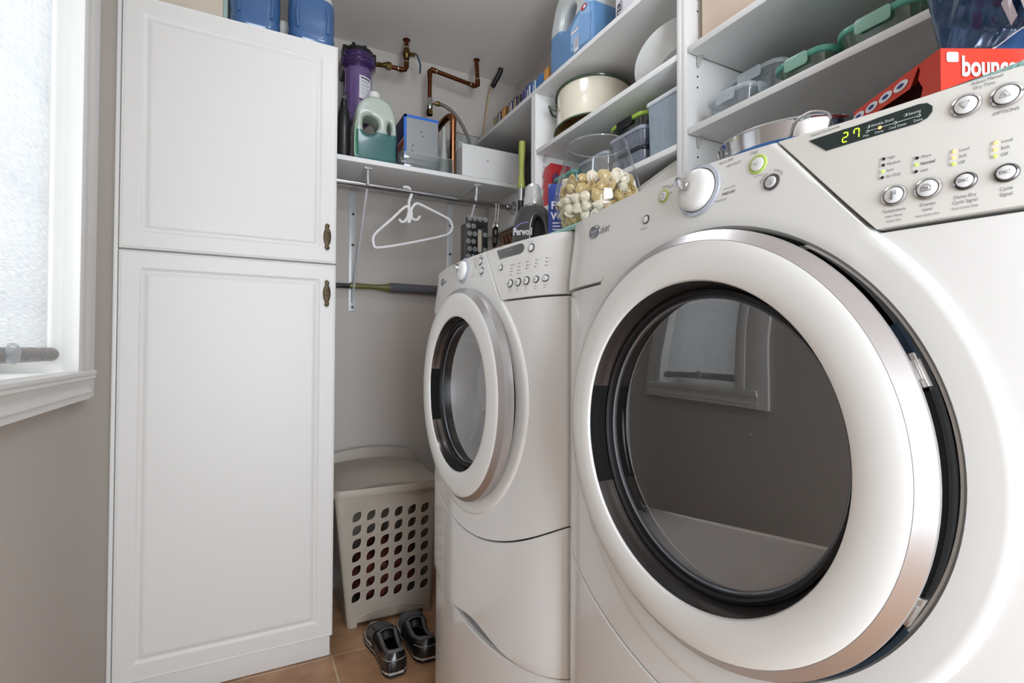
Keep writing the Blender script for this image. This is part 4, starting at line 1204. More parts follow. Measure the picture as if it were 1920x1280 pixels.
def duet(kind, yc, dyc, dX, R):
    label = {'dryer': 'white front-loading dryer nearest the camera with a large round glass door',
             'washer': 'white front-loading washer standing beyond the dryer, next to the laundry hamper'}[kind]
    t = thing('clothes_dryer' if kind == 'dryer' else 'washing_machine', label, 'dryer' if kind == 'dryer' else 'washing machine')
    dc = .008                        # surround centre offset
    zc = .950
    # steel body
    m = MB(mat('machine_side_steel', (206, 206, 208), .35, coat=.2))
    m.box(.545, 1.205, yc - .3365, yc + .3365, .02, 1.247, .004); m.build('body', t)
    m = MB(WHITE)
    def ztp(y):
        if kind != 'dryer': return MH
        q = min(1, max(0, (.05 - y) / .25)); q = q * q * (3 - 2 * q)
        return MH - .002 - .0105 * q
    m.grid(lambda u, v: ((S(.343 - .686 * u, MH) + .001) * (1 - v) + 1.205 * v, yc + .3425 - .685 * u, ztp(.343 - .686 * u) * (1 - min(1, v * 12)) + MH * min(1, v * 12) - .0015), 40, 24)
    m.box(.560, 1.205, yc - .3385, yc + .3385, 1.249, MH - .0030, .003)
    m.build('top_panel', t)
    # ---- front panel (polar to rectangle), hole behind the door
    hr = R - (.0005 if kind == 'dryer' else .018)
    m = MB(WHITE)
    corners = []
    angs = [i * 2 * PI / 176 for i in range(176)]
    for (cy_, cz_) in ((.343, 1.1485), (-.343, 1.1485), (.343, seam(.343) + .0015), (-.343, seam(.343) + .0015)):
        angs.append(math.atan2(cz_ - zc, cy_ - dc) % (2 * PI))
    angs = sorted(set(round(a, 6) for a in angs))
    def bound(a):
        c, s = math.cos(a), math.sin(a); r = 9
        if c > 1e-6: r = min(r, (.343 - dc) / c)
        if c < -1e-6: r = min(r, (-.343 - dc) / c)
        if s > 1e-6: r = min(r, (1.1485 - zc) / s)
        if s < -1e-6:
            lo, hi = 0, .6
            for _ in range(40):
                md = (lo + hi) / 2
                if zc + md * s > seam(dc + md * c) + .0015: lo = md
                else: hi = md
            r = min(r, lo)
        return r
    rows = [0, .1, .2, .3, .4, .5, .58, .66, .73, .79, .84, .88, .91, .94, .965, .985, .994, 1]
    vs = []; fs = []; na = len(angs)
    for f in rows:
        for a in angs:
            rb = bound(a)
            ri = min(hr, rb - .004)
            r = ri + (rb - ri) * f
            y, z = dc * f + dyc * (1 - f) + r * math.cos(a), zc + r * math.sin(a)
            vs.append((S(y, z) + (.0022 if f == 1 else (.0006 if f == .994 else 0)), yc + y, z))
    for i in range(len(rows) - 1):
        for k in range(na):
            fs.append([i * na + k, i * na + (k + 1) % na, (i + 1) * na + (k + 1) % na, (i + 1) * na + k])
    b0 = len(vs)
    for k in range(na):
        p = vs[(len(rows) - 1) * na + k]; vs.append((p[0] + .03, p[1], p[2]))
    for k in range(na):
        fs.append([(len(rows) - 1) * na + k, (len(rows) - 1) * na + (k + 1) % na, b0 + (k + 1) % na, b0 + k])
    m.addraw(vs, fs); m.build('front_panel', t)
    # ---- raised disc + left part of console as one trim piece
    RD = .272; OFF = .004
    m = MB(WHITE2)
    N = 144; jl0, jl1 = rad(47.2), rad(132.8)
    prof = [(hr + .001, -.030), (hr + .001, -.003), (hr + .003, .0005), (hr + .006, OFF * .8)] + [(hr + .006 + (RD - .004 - hr - .006) * k / 5, OFF * (.8 + .2 * k / 5)) for k in range(1, 6)] + [(RD - .0022, OFF * .8), (RD, OFF * .45), (RD + .0014, -.0002), (RD + .0014, -.012)]
    vs = []; fs = []
    for (r, h) in prof:
        for k in range(N):
            a = 2 * PI * k / N
            w_ = min(1, max(0, (r - hr) / (RD - hr)))
            y, z = dc * w_ + dyc * (1 - w_) + r * math.cos(a), zc + r * math.sin(a)
            hh = OFF if (jl0 <= a <= jl1 and h > 0 and r > hr + .01) else h
            vs.append((S(y, z) - hh, yc + y, z))
    for i in range(len(prof) - 1):
        for k in range(N):
            fs.append([i * N + k, i * N + (k + 1) % N, (i + 1) * N + (k + 1) % N, (i + 1) * N + k])
    m.addraw(vs, fs)
    def ZTf(y):
        if kind != 'dryer': return MH
        q = min(1, max(0, (.05 - y) / .25)); q = q * q * (3 - 2 * q)
        return MH - .002 - .0105 * q
    ZTOP = MH
    A = (dc - .186, 1.151); B = (-.086, ZTOP); C = (dc + .186, 1.151); D = (.343, 1.1515)
    def botf(u):
        if u < .6:
            a = rad(132.8 - (132.8 - 47.2) * u / .6); return (dc + RD * math.cos(a), zc + RD * math.sin(a))
        s = (u - .6) / .4; return (C[0] + (D[0] - C[0]) * s, C[1] + .0005)
    def cl_(u, v):
        p = botf(u); q = (B[0] + (.343 - B[0]) * u, ZTf(B[0] + (.343 - B[0]) * u)); return (p[0] + (q[0] - p[0]) * v, p[1] + (q[1] - p[1]) * v)
    Uu = [0, .002, .006] + [i / 50 for i in range(1, 50)] + [.985, .994, .998, 1]
    Uu = sorted(set(Uu)); Vv = [0, .004, .012] + [i / 14 for i in range(1, 14)] + [.96, .985, .996, 1]
    patch(m, cl_, Uu, Vv, OFF, yc, .035, .0022, (1, 1, 1, 1), joinfn=lambda u, v: v < .01 and u < .6 and u > .004)
    m.build('door_surround', t)
    # ---- right part of console
    g = .0014
    A2 = (A[0] - g, 1.1515); B2 = (B[0] - g * 1.2, ZTOP)
    def cr_(u, v):
        p = (A2[0] + (-.343 - A2[0]) * u, A2[1]); q = (B2[0] + (-.343 - B2[0]) * u, ZTf(B2[0] + (-.343 - B2[0]) * u))
        return (p[0] + (q[0] - p[0]) * v, p[1] + (q[1] - p[1]) * v)
    m = MB(CREAMW if kind == 'dryer' else WHITE2)
    patch(m, cr_, sorted(set([0, .002, .006] + [i / 30 for i in range(1, 30)] + [.98, .994, .998, 1])), Vv, OFF, yc, .035, .0022)
    con = m.build('control_panel', t)
    # ---- service panel and drawer
    def bump_(y): return .003 + .030 * math.exp(-((y + .05) / .11) ** 2)
    def sp(u, v):
        y = .343 - .686 * u; z0 = dseam(y) + bump_(y); z1 = seam(y) - .0015
        return (y, z0 + (z1 - z0) * v)
    UU = [0, .002, .006, .012, .02, .03] + [i / 40 for i in range(2, 39)] + [.97, .98, .988, .994, .998, 1]; UU = sorted(set(UU))
    VV = [0, .002, .006] + [i / 12 for i in range(1, 12)] + [.994, .998, 1]
    m = MB(WHITE); patch(m, sp, UU, VV, 0, yc, .03, .0022); m.build('service_panel', t)
    dr = MB(WHITE)
    def dp(u, v):
        y = .343 - .686 * u; return (y, .03 + (dseam(y) - .03) * v)
    VD = [0, .002, .006] + [i / 12 for i in range(1, 12)] + [.95, .965, .975, .985, .994, .998, 1]
    patch(dr, dp, UU, VD, -.006, yc, .03, .004); 
    vs = []
    dw = dr.build('drawer_front', t)
    m = MB(mat('handle_recess_grey', (132, 134, 140), .35))
    m.grid(lambda u, v: (S(.33 - .66 * u, .45) + .016 + .006 * v, yc + .33 - .66 * u, dseam(.33 - .66 * u) - .004 + .034 * v), 40, 2); m.build('handle_recess', dw)
    m = MB(mat('plinth_grey', (170, 170, 172), .4)); m.box(.53, 1.2, yc - .335, yc + .335, .0005, .03); m.build('feet_plinth', t)

    # ---- door
    def lx(prof, name, mt, par=None, seg=128, a0=0, a1=2 * PI):
        m = MB(mt) if not isinstance(mt, MB) else mt
        m.lathe([(r, x - 0) for (r, x) in prof], (0, yc + dyc, zc), (1, 0, 0), seg)
        return m.build(name, par or door, ang=30)
    ri = .1765
    m = MB(WHITE2)
    m.lathe([(R - .0118, dX - .0092), (R - .014, dX - .0106), (R - .022, dX - .0122), (.5 * (R + ri), dX - .0134), (ri + .016, dX - .0138), (ri + .006, dX - .0132), (ri + .0015, dX - .0118), (ri, dX - .009), (ri - .001, dX + .004)], (0, yc + dyc, zc), (1, 0, 0), 144)
    door = m.build('door', t, ang=30)
    # silver outer ring
    lx([(R - .018, dX + .0050), (R - .002, dX + .0046),] + ([(R - .0015, .462), (R - .0005, .461)] if kind == 'washer' else []) + [ (R, dX + .0030), (R - .0002, dX), (R - .0095, dX - .0078), (R - .0115, dX - .0096), (R - .0135, dX - .0088)], 'trim_ring', SATIN)
    # back shell
    lx([(R - .018, dX + .004), (R - .0185, .464), (R - .026, .474), (.19, .480), (.165, .482)], 'door_shell', DKGREY)
    # bezel
    lx([(ri - .0005, dX - .009), (ri - .003, dX + .001), (.1725, dX + .010), (.1690, dX + .016)], 'bezel', mat('bezel_smoked_metal', (92, 88, 86), .16, metal=.75))
    lx([(.1695, dX + .016), (.1690, dX + .012), (.1655, dX + .011), (.1632, dX + .014), (.1625, dX + .022)], 'gasket', BLACKR)
    lx([(.1632, dX + .020), (.1600, dX + .0185), (.1570, dX + .022)], 'glass_rim', mat('glass_rim_grey', (128, 132, 140), .18, metal=.6))
    lx([(.1620, dX + .0205), (.14, dX + .0180), (.11, dX + .0156), (.07, dX + .0135), (.03, dX + .0126), (.0001, dX + .0124)], 'glass',
       sheet_glass('door_glass', (.80, .80, .81), .008, 1.9, .0, gain=1.15))
    # grip pocket at the far edge
    m = MB(mat('pocket_matt_black', (14, 15, 14), .75, spec=.2))
    def rp(a, r, x): return (x, yc + dyc + r * math.cos(a), zc + r * math.sin(a))
    a0, a1 = rad(-27), rad(17)
    m.grid(lambda u, v: rp(a0 + (a1 - a0) * u, .1752 - .0060 * v, dX - .0085 + .0235 * v), 24, 4)
    m.grid(lambda u, v: rp(a0 + .1 + (a1 - a0 - .2) * u, .1735 - .002 * math.sin(v * PI), dX + .000 + .008 * v), 16, 4)
    m.build('grip_pocket', door)
    if kind == 'dryer':
        LIN = mat('door_liner_grey', (186, 184, 181), .45, metal=.2, var=.12, nscale=30)
        DRK = mat('drum_dark', (52, 49, 47), .35, metal=.2)
        Dp = [(-.165, -.084), (-.02, -.101), (.10, -.115), (.145, -.118), (.166, -.100), (.182, -.05), (.190, .02), (.184, .08), (.168, .135), (.13, .175), (.06, .195), (-.05, .195), (-.15, .15), (-.19, .06), (-.19, -.04)]
        m = MB(LIN)
        outer = [(.208 * math.cos(k * 2 * PI / 48), .208 * math.sin(k * 2 * PI / 48)) for k in range(48)]
        m.plate(outer, [[(p[0], p[1]) for p in Dp]], .002, 0, fn=lambda p: Vector((.502 + p.z, yc + dyc + p.x, zc + p.y)))
        # sloping ledge from the glass up to the liner
        def ledge(u, v):
            y = -.157 + .314 * u
            z1 = -.103 - .117 * y
            z0 = min(z1, -math.sqrt(max(0, .1605 ** 2 - y * y)))
            return (dX + .023 + (.4995 - dX - .023) * v, yc + dyc + y * (1 + .12 * v), zc + z0 + (z1 - z0) * v)
        m.grid(ledge, 24, 4)
        m.lathe([(.1615, dX + .0215), (.172, dX + .034), (.208, .503)], (0, yc + dyc, zc), (1, 0, 0), 64)
        m.build('liner', door)
        m = MB(mat('white_seal', (244, 242, 238), .5)); m.tube([(.5000, yc + dyc + p[0], zc + p[1]) for p in Dp[:11]], .0017, 6, smooth_path=3); m.build('seal', door)
        m = MB(DRK); m.lathe([(.205, .504), (.205, .535), (.15, .540), (0.001, .541)], (0, yc + dyc, zc), (1, 0, 0), 64); m.build('drum_back', door)
        # hinges seen in the gap on the near side
        for a in (rad(180 - 22), rad(180 + 25)):
            m = MB(BRUSH)
            M = Matrix.Translation((0, yc + dyc, zc)) @ Matrix.Rotation(a, 4, 'X')
            m.box(.4520, .4600, R - .022, R + .0015, -.014, .014, .0015, M=M)
            m.box(.4490, .4545, R - .010, R + .0010, -.008, .008, .001, M=M)
            m.build('hinge', door)
        m = MB(mat('hinge_plate_grey', (92, 96, 98), .4, metal=.5))
        m.grid(lambda u, v: (.4590 + .003 * v, yc + dyc + (R + .002 - .018 * v) * math.cos(rad(162 + 40 * u)), zc + (R + .002 - .018 * v) * math.sin(rad(162 + 40 * u))), 20, 2)
        m.build('hinge_plate', door)
        m = MB(mat('blue_grey_gasket', (66, 84, 104), .4))
        m.grid(lambda u, v: (.4600 + .004 * v, yc + dyc + (R + .003 - .016 * v) * math.cos(rad(210 + 75 * u)), zc + (R + .003 - .016 * v) * math.sin(rad(210 + 75 * u))), 40, 3)
        m.build('door_gasket', door)
        m = MB(MATS['blue_grey_gasket'])
        m.grid(lambda u, v: (.4560 + .004 * v, yc + dyc + (R + .003 - .016 * v) * math.cos(rad(148 + 8 * u)), zc + (R + .003 - .016 * v) * math.sin(rad(148 + 8 * u))), 6, 3)
        m.build('hinge_cover', door)
    else:
        m = MB(mat('drum_steel', (120, 119, 118), .3, metal=.85, var=.1, nscale=10))
        m.lathe([(.161, dX + .0215), (.150, dX + .075), (.125, dX + .105), (.07, dX + .122), (.0001, dX + .126)], (0, yc + dyc, zc), (1, 0, 0), 64)
        for k in range(3):
            a = rad(60 + 120 * k)
            m.tube([rp(a, .15, dX + .06), rp(a + .35, .10, dX + .100), rp(a + .5, .03, dX + .118)], .006, 10, smooth_path=5)
        m.build('drum', door)
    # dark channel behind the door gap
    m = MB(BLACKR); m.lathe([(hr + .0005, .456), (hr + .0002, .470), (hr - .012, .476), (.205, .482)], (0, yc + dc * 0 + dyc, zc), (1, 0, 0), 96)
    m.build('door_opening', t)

    # ---- controls
    T = MB(GREYP, LTPRINT)
    if kind == 'dryer':
        ring_button(con, yc, -.2345, 1.2355, .0090, 'down', CHROME); ring_button(con, yc, -.2565, 1.2345, .0090, 'up', CHROME)
        for (y, r, ic) in ((-.1925, .0088, 'temp'), (-.2145, .0088, 'dome'), (-.2365, .0068, 'bow'), (-.2585, .0068, 'bow')):
            ring_button(con, yc, y, 1.1765, r, ic, CHROME if r > .008 else RIMG)
        # display
        m = MB(DISPG)
        OL = [(-.120, 1.2475), (-.1365, 1.2325), (-.205, 1.2325), (-.2110, 1.2345), (-.2140, 1.2385), (-.2140, 1.2430), (-.2105, 1.2470), (-.205, 1.2482)]
        def dsp(ol, h): return [(S(y, z) - .004 - h, yc + y, z) for (y, z) in ol]
        cY, cZ = -.17, 1.240
        def fill_poly(m, ol, h):
            n = len(ol); vs = []
            for f in (1, .66, .33, 0):
                for (y, z) in ol:
                    yy, zz = cY + (y - cY) * f, cZ + (z - cZ) * f; vs.append((S(yy, zz) - .004 - h, yc + yy, zz))
            m.addraw(vs, [[i * n + k, i * n + (k + 1) % n, (i + 1) * n + (k + 1) % n, (i + 1) * n + k] for i in range(3) for k in range(n)])
        fill_poly(m, OL, .0006)
        dd = m.build('display', con)
        m = MB(LTT, DGL, AMBER)
        Z = .0010
        surf_text(m, yc, 'Wrinkle Shield', .0034, -.1720, 1.2410, 'LEFT', xs=.82, h=Z); surf_text(m, yc, 'Sensing', .0034, -.1985, 1.2412, 'LEFT', xs=.82, h=Z)
        surf_text(m, yc, 'Wet', .0032, -.1685, 1.2340, 'CENTER', xs=.82, h=Z); surf_text(m, yc, 'Damp', .0032, -.1785, 1.2340, 'CENTER', xs=.82, h=Z)
        surf_text(m, yc, 'Cool Down', .0032, -.1915, 1.2340, 'CENTER', xs=.78, h=Z); surf_text(m, yc, 'Done', .0032, -.2052, 1.2340, 'CENTER', xs=.82, h=Z)
        conf(m, yc, -.1700, 1.2423, [(.0013, .0008), (.0009, .0012)], off=.004, seg=12, fill=False); conf(m, yc, -.1965, 1.2425, [(.0013, .0008), (.0009, .0012)], off=.004, seg=12, fill=False)
        for yy in (-.1695, -.1895, -.2055):
            conf(m, yc, yy, 1.2384, [(.0013, .0010), (.0008, .0012)], off=.004, seg=12, fill=False)
        for (ya, yb) in ((-.1708, -.1775), (-.1800, -.1882), (-.1908, -.2042)):
            m.tube([(S(ya, 1.2384) - .0050, yc + ya, 1.2384), (S(yb, 1.2384) - .0050, yc + yb, 1.2384)], .00025, 4)
        m.use(AMBER); conf(m, yc, -.1788, 1.2384, [(.0014, .0010), (.0006, .0014)], off=.004, seg=12)
        m.use(DGL)
        def seg7(y0, z0, segs, w=.0044, h=.0058):
            P = {'a': ((0, h), (w, h)), 'g': ((0, 0), (w, 0)), 'd': ((0, -h), (w, -h)), 'f': ((0, 0), (0, h)), 'b': ((w, 0), (w, h)), 'e': ((0, -h), (0, 0)), 'c': ((w, -h), (w, 0))}
            for s_ in segs:
                (a, b), (c, d) = P[s_]
                da, db = (c - a) * .14, (d - b) * .14
                pa = (y0 - a - da, z0 + b + db); pb = (y0 - c + da, z0 + d - db)
                m.tube([(S(*pa) - .0050, yc + pa[0], pa[1]), (S(*pb) - .0050, yc + pb[0], pb[1])], .00042, 5)
        seg7(-.1500, 1.2395, 'abged', .0040, .0042); seg7(-.1590, 1.2398, 'abcf', .0040, .0042)
        m.build('display_readout', dd)
        surf_text(T, yc, 'Estimated Time Remaining', .0030, -.1215, 1.2508, 'LEFT', xs=.78)
        surf_text(T, yc, 'Adjust Manual', .0036, -.2455, 1.2498, xs=.85); surf_text(T, yc, 'Dry Time', .0036, -.2440, 1.2460, xs=.85)
        surf_text(T, yc, 'OPTIONS', .0036, -.2562, 1.2215, xs=.9)
        for (y, s, z) in ((-.1925, ('Temperature', 'Adjust Manual', 'Cycles Only'), 1.1632), (-.2145, ('Dryness', 'Level', 'Auto Cycles Only'), 1.1632), (-.2365, ('Damp Dry', 'Cycle Signal', 'Auto Cycles Only'), 1.1642), (-.2585, ('Cycle', 'Signal'), 1.1642)):
            for i, w in enumerate(s):
                sz = .0036 if not ('Only' in w or 'Adjust' in w) else .0025
                surf_text(T, yc, w, sz, y, z - i * .0040, xs=.82)
        cols = [(-.1830, 1.2100, ['High', 'Medium', 'Low', 'Air Only'], 'kkgk', .0053), (-.2060, 1.2035, ['More', 'Normal', 'Less'], 'kgk', .0055),
                (-.2290, 1.2015, ['Loud', 'Soft', 'Off'], 'aag', .0049), (-.2520, 1.2005, ['Loud', 'Soft', 'Off'], 'aag', .0049)]
        for (y, z, ws, cs_, st) in cols:
            for i, w in enumerate(ws):
                zz = z - i * st
                m = MB({'k': BLACKP, 'g': GREENL, 'a': AMBER}[cs_[i]]); conf(m, yc, y, zz, [(.0013, 0), (.0010, .0008), (.0002, .0010)], seg=14); m.build('indicator_light', con)
                surf_text(T, yc, w, .0034, y - .0028, zz - .0012, 'LEFT', xs=.85, bold=.0001 if w == 'Normal' else 0)
            zt, zb_ = z + .0016, z - (len(ws) - 1) * st - .0016
            T.tube([(S(q[0], q[1]) - .0044, yc + q[0], q[1]) for q in ((y, zt), (y + .0024, zt - .0006), (y + .0028, (zt + zb_) / 2), (y + .0024, zb_ + .0006), (y, zb_))], .0001, 4)
        # left side
        sgrp = MATS
        m = MB(GREENR); conf(m, yc, -.068, 1.2415, [(.0100, 0), (.0098, .0012), (.0080, .0016), (.0074, .0006)], fill=False); m.use(BTN); conf(m, yc, -.068, 1.2415, [(.0076, .0004), (.0068, .0024), (.004, .003), (.0001, .003)])
        m.use(LTPRINT); m.tube([(S(-.068, 1.2415) - .0076, yc - .066, 1.243), (S(-.068, 1.2415) - .0076, yc - .069, 1.2400), (S(-.068, 1.2415) - .0076, yc - .0715, 1.2425)], .0003, 5); m.build('start_button', t)
        m = MB(GREENR); conf(m, yc, .066, 1.2440, [(.0085, 0), (.0083, .0012), (.0070, .0016), (.0066, .0006)], fill=False); m.use(BTN); conf(m, yc, .066, 1.2440, [(.0066, .0004), (.0058, .0024), (.004, .003), (.0001, .003)])
        m.use(LTPRINT); m.tube([(S(.066, 1.244) - .0074, yc + .066 + .003 * math.cos(a), 1.244 + .003 * math.sin(a)) for a in [.9 + k * .45 for k in range(12)]], .00025, 5); m.build('power_button', t)
        m = MB(RIMG); conf(m, yc, -.085, 1.2180, [(.0085, 0), (.0083, .0014), (.0066, .0020), (.006, .0008)], fill=False); m.use(BTN); conf(m, yc, -.085, 1.2180, [(.0062, .0005), (.0056, .0024), (.0001, .003)])
        m.use(GREYP)
        for rr in (.0018, .0038):
            m.tube([(S(-.085, 1.218) - .0074, yc - .085 + rr * math.cos(a), 1.218 + rr * math.sin(a)) for a in [k * PI / 8 for k in range(16)]], .00022, 5, closed=True)
        m.build('pause_button', t)
        m = MB(RIMG); conf(m, yc, .096, 1.2212, [(.0062, 0), (.006, .0012), (.0050, .0016), (.0046, .0006)], fill=False); m.use(BTN); conf(m, yc, .096, 1.2212, [(.0048, .0004), (.0042, .002), (.0001, .0026)]); m.build('light_button', t)
        surf_text(T, yc, 'START', .0040, -.063, 1.2540, rot=-.12); surf_text(T, yc, 'tap for sound', .0024, -.070, 1.2285, xs=.8)
        surf_text(T, yc, 'POWER', .0032, .064, 1.2545)
        for i, ch in enumerate('PAUSE / CANCEL'):
            a = rad(162 - i * 10.5)
            surf_text(T, yc, ch, .0036, -.085 - .0112 * math.cos(a), 1.2172 + .0112 * math.sin(a), rot=a - PI / 2)
        surf_text(T, yc, 'NORMAL', .0040, -.001, 1.2590, rot=.02, bold=.0001); surf_text(T, yc, 'BULKY ITEMS', .0036, -.020, 1.2560, 'LEFT', shear=.2); surf_text(T, yc, 'HEAVY DUTY', .0036, -.029, 1.2500, 'LEFT', shear=.2)
        surf_text(T, yc, 'CASUAL', .0034, .0215, 1.2560, rot=.2); surf_text(T, yc, 'DELICATES', .0034, .052, 1.2520, 'CENTER'); surf_text(T, yc, 'SANITIZE', .0030, .060, 1.2440, 'LEFT', xs=.7)
        surf_text(T, yc, 'TIMED DRY', .0040, -.0260, 1.2195, 'LEFT', bold=.0001); surf_text(T, yc, 'MANUAL CYCLES', .0026, -.0275, 1.2255, 'LEFT', xs=.75); surf_text(T, yc, 'TOUCH UP', .0036, -.0175, 1.2135, 'LEFT')
        surf_text(T, yc, 'DRUM LIGHT', .0030, .098, 1.2085); conf(T, yc, .1005, 1.2125, [(.0006, .0002), (.0001, .0004)], seg=8)
        ky, kz = .0075, 1.2345
    else:
        for (y, ic) in ((-.209, 'temp'), (-.235, 'swirl'), (-.260, 'dome'), (-.286, 'bow'), (-.308, 'bow')):
            ring_button(con, yc, y, 1.1825, .0085 if y > -.27 else .0070, ic, RIMG)
        ring_button(con, yc, -.166, 1.2200, .0062); ring_button(con, yc, -.262, 1.2460, .0085)
        m = MB(DISPD)
        OL = [(-.1420, 1.2590), (-.1560, 1.2385), (-.2300, 1.2395), (-.2380, 1.2430), (-.2410, 1.2500), (-.2370, 1.2570), (-.2290, 1.2600)]
        cY, cZ = -.19, 1.2485
        n = len(OL); vs = []
        for f in (1, .75, .5, .25, 0.01):
            for (y, z) in OL:
                yy, zz = cY + (y - cY) * f, cZ + (z - cZ) * f; vs.append((S(yy, zz) - .0047, yc + yy, zz))
        m.addraw(vs, [[i * n + k, i * n + (k + 1) % n, (i + 1) * n + (k + 1) % n, (i + 1) * n + k] for i in range(4) for k in range(n)])
        dd = m.build('display', con)
        m = MB(LTPRINT)
        for k in range(5):
            surf_text(m, yc, ['Lock', 'Wash', 'Rinse', 'Spin', 'Done'][k], .0030, -.188 - k * .0098, 1.2435, xs=.7, h=.001)
        surf_text(m, yc, 'Sensing   Add a Garment', .0028, -.178, 1.2520, 'LEFT', xs=.8, h=.001); m.build('display_readout', dd)
        for k in range(5):
            y = -.203 - k * .0252; nn = (4, 4, 3, 3, 3)[k]
            for i in range(nn):
                zz = 1.2205 - .0025 * k * 0 - i * .0068
                m = MB(BLACKP); conf(m, yc, y, zz, [(.0012, 0), (.0006, .0006)], seg=10); m.build('indicator_light', con)
                surf_text(T, yc, [['Extra Hot', 'Hot', 'Warm', 'Cold'], ['Max', 'High', 'Low', 'No Spin'], ['Heavy', 'Normal', 'Light'], ['Loud', 'Soft', 'Off'], ['Loud', 'Soft', 'Off']][k][i], .0034, y - .0026, zz - .0012, 'LEFT', xs=.75)
        for (y, ws) in ((-.209, ('Wash/Rinse', 'Temp')), (-.235, ('Spin', 'Speed')), (-.260, ('Soil', 'Level')), (-.286, ('Cycle', 'Signal')), (-.308, ('Control', 'Lock'))):
            for i, w in enumerate(ws): surf_text(T, yc, w, .0034, y, 1.1690 - i * .0045, xs=.8)
        surf_text(T, yc, 'Estimated Time', .0030, -.150, 1.2625, 'LEFT', xs=.8); surf_text(T, yc, 'Delay Wash', .0032, -.258, 1.2575, xs=.8); surf_text(T, yc, 'Options', .0030, -.166, 1.2285, xs=.8)
        for (y, z, r) in ((-.068, 1.2475, .0095), (-.080, 1.2245, .0090)):
            m = MB(RIMG); conf(m, yc, y, z, [(r, 0), (r * .97, .0014), (r * .78, .002), (r * .7, .0008)], fill=False); m.use(BTN); conf(m, yc, y, z, [(r * .72, .0005), (r * .66, .0024), (.0001, .003)]); m.build('start_button' if z > 1.24 else 'pause_button', t)
        surf_text(T, yc, 'START', .0034, -.066, 1.2590); surf_text(T, yc, 'PAUSE / CANCEL', .0026, -.080, 1.2115, xs=.8)
        for i, w in enumerate(['NORMAL', 'HEAVY DUTY', 'WHITES', 'SANITARY', 'RINSE SPIN']): surf_text(T, yc, w, .0036, -.030 - .002 * i, 1.2560 - i * .0056, 'LEFT', xs=.8)
        for i, w in enumerate(['QUICK WASH', 'DRAIN SPIN']): surf_text(T, yc, w, .0034, -.028 + .006 * i, 1.2215 - i * .0058, 'LEFT', xs=.8)
        for i, w in enumerate(['DELICATE', 'HAND WASH', 'SOAK']): surf_text(T, yc, w, .0034, .060, 1.2500 - i * .0060, 'LEFT', xs=.8)
        ky, kz = .024, 1.2380
    T.build('lettering', t)
    # dial
    m = MB(mat('dial_collar_grey', (186, 190, 200), .25, metal=.3)); conf(m, yc, ky, kz, [(.0300 if kind == 'dryer' else .031, 0), (.0296, .0022), (.0255, .0030)], fill=False, seg=48)
    m.use(MATS['button_rim_dark']); conf(m, yc, ky, kz, [(.0262, .0028), (.0250, .0032), (.0246, .0020)], fill=False, seg=48); kd = m.build('dial_collar', t)
    kr = .0245
    m = MB(WHITE2); conf(m, yc, ky, kz, [(kr, .0020), (kr * .99, .0070), (kr * .95, .0100), (kr * .84, .0125), (kr * .5, .0142), (.0002, .0148)], seg=48)
    o = m.build('dial_knob', t)
    m = MB(CHROME)
    da = rad(37)
    e1 = Vector((0, math.cos(da), math.sin(da))); e2 = Vector((0, -math.sin(da), math.cos(da))); e3 = Vector((-1, 0, 0))
    M = Matrix((( e1.x, e2.x, e3.x, S(ky, kz) - .004), (e1.y, e2.y, e3.y, yc + ky), (e1.z, e2.z, e3.z, kz), (0, 0, 0, 1)))
    m.box(kr * .18, kr * 1.04, -.0052, .0052, .006, .0192, .0022, M=M)
    m.build('dial_pointer', o)
    # emblem
    ly, lz = (.228, 1.2330) if kind == 'dryer' else (.205, 1.2330)
    m = MB(mat('emblem_grey', (128, 130, 136), .25, metal=.6)); conf(m, yc, ly, lz, [(.0170, 0), (.0165, .0014), (.0150, .0018), (.0001, .0020)], sy=1.0, sz=.60, seg=36)
    m.use(CHROME); m.tube([(S(ly, lz) - .0064, yc + ly + .0135 * math.cos(a), lz + .0078 * math.sin(a)) for a in [.4 + k * .23 for k in range(24)]], .0005, 5)
    m.use(BTN); surf_text(m, yc, 'Whirlpool', .0050, ly - .0, lz - .0012, xs=.9, h=.0023, shear=.3); m.build('emblem', t)
    m = MB(DKGREY); surf_text(m, yc, 'duet', .0175, ly - .031, lz - .0075, xs=.8, shear=.35, bold=-.0001); m.build('model_script', t)
    rebase(t, (.85, yc, 0))
    return t


duet('washer', 1.119, 0.0, .442, .2425)
duet('dryer', .419, 0.0, .4425, .2315)

# ================================================================== THINGS ON THE MACHINES
TZ = MH - .0012
TEAL = mat('teal_terry_cloth', (158, 196, 190), .9, bump=.8, bscale=400, var=.15, nscale=80)
t = thing('folded_towel', 'thin pale teal cloth lying under the glass bowl between washer and dryer', 'cloth', (.66, .84, TZ))
m = MB(TEAL)
def cloth(u, v, top=True):
    x = -.140 + .27 * u; y = -.115 + .24 * v
    return (x, y + .004 * math.sin(u * 9), .0015 + .0045 * (1 + math.sin(u * 14 + v * 5)) * .5 + (.005 if top else 0))
m.grid(lambda u, v: cloth(u, v), 30, 20); m.tube([(-.140 + .001 * (i % 2), -.115 + .24 * i / 30, .0055) for i in range(31)], .0050, 8)
m.tube([(-.140 + .27 * i / 30, .125, .0055) for i in range(31)], .0045, 8); m.tube([(-.140 + .27 * i / 30, -.115, .0055) for i in range(31)], .0045, 8); m.tube([(.13, -.115 + .24 * i / 30, .0055) for i in range(31)], .0045, 8)
m.build('cloth', t)
t = thing('folded_towel', 'pale teal cloth lying flat on the dryer under the red dryer sheet box', 'cloth', (.66, .27, TZ))
def dz(x, y):
    q = min(1, max(0, (.05 - (y + .27 - .419)) / .25)); q = q * q * (3 - 2 * q)
    return -(.002 + .0105 * q) * max(0, 1 - max(0, x + .175) / .055)
m = MB(TEAL)
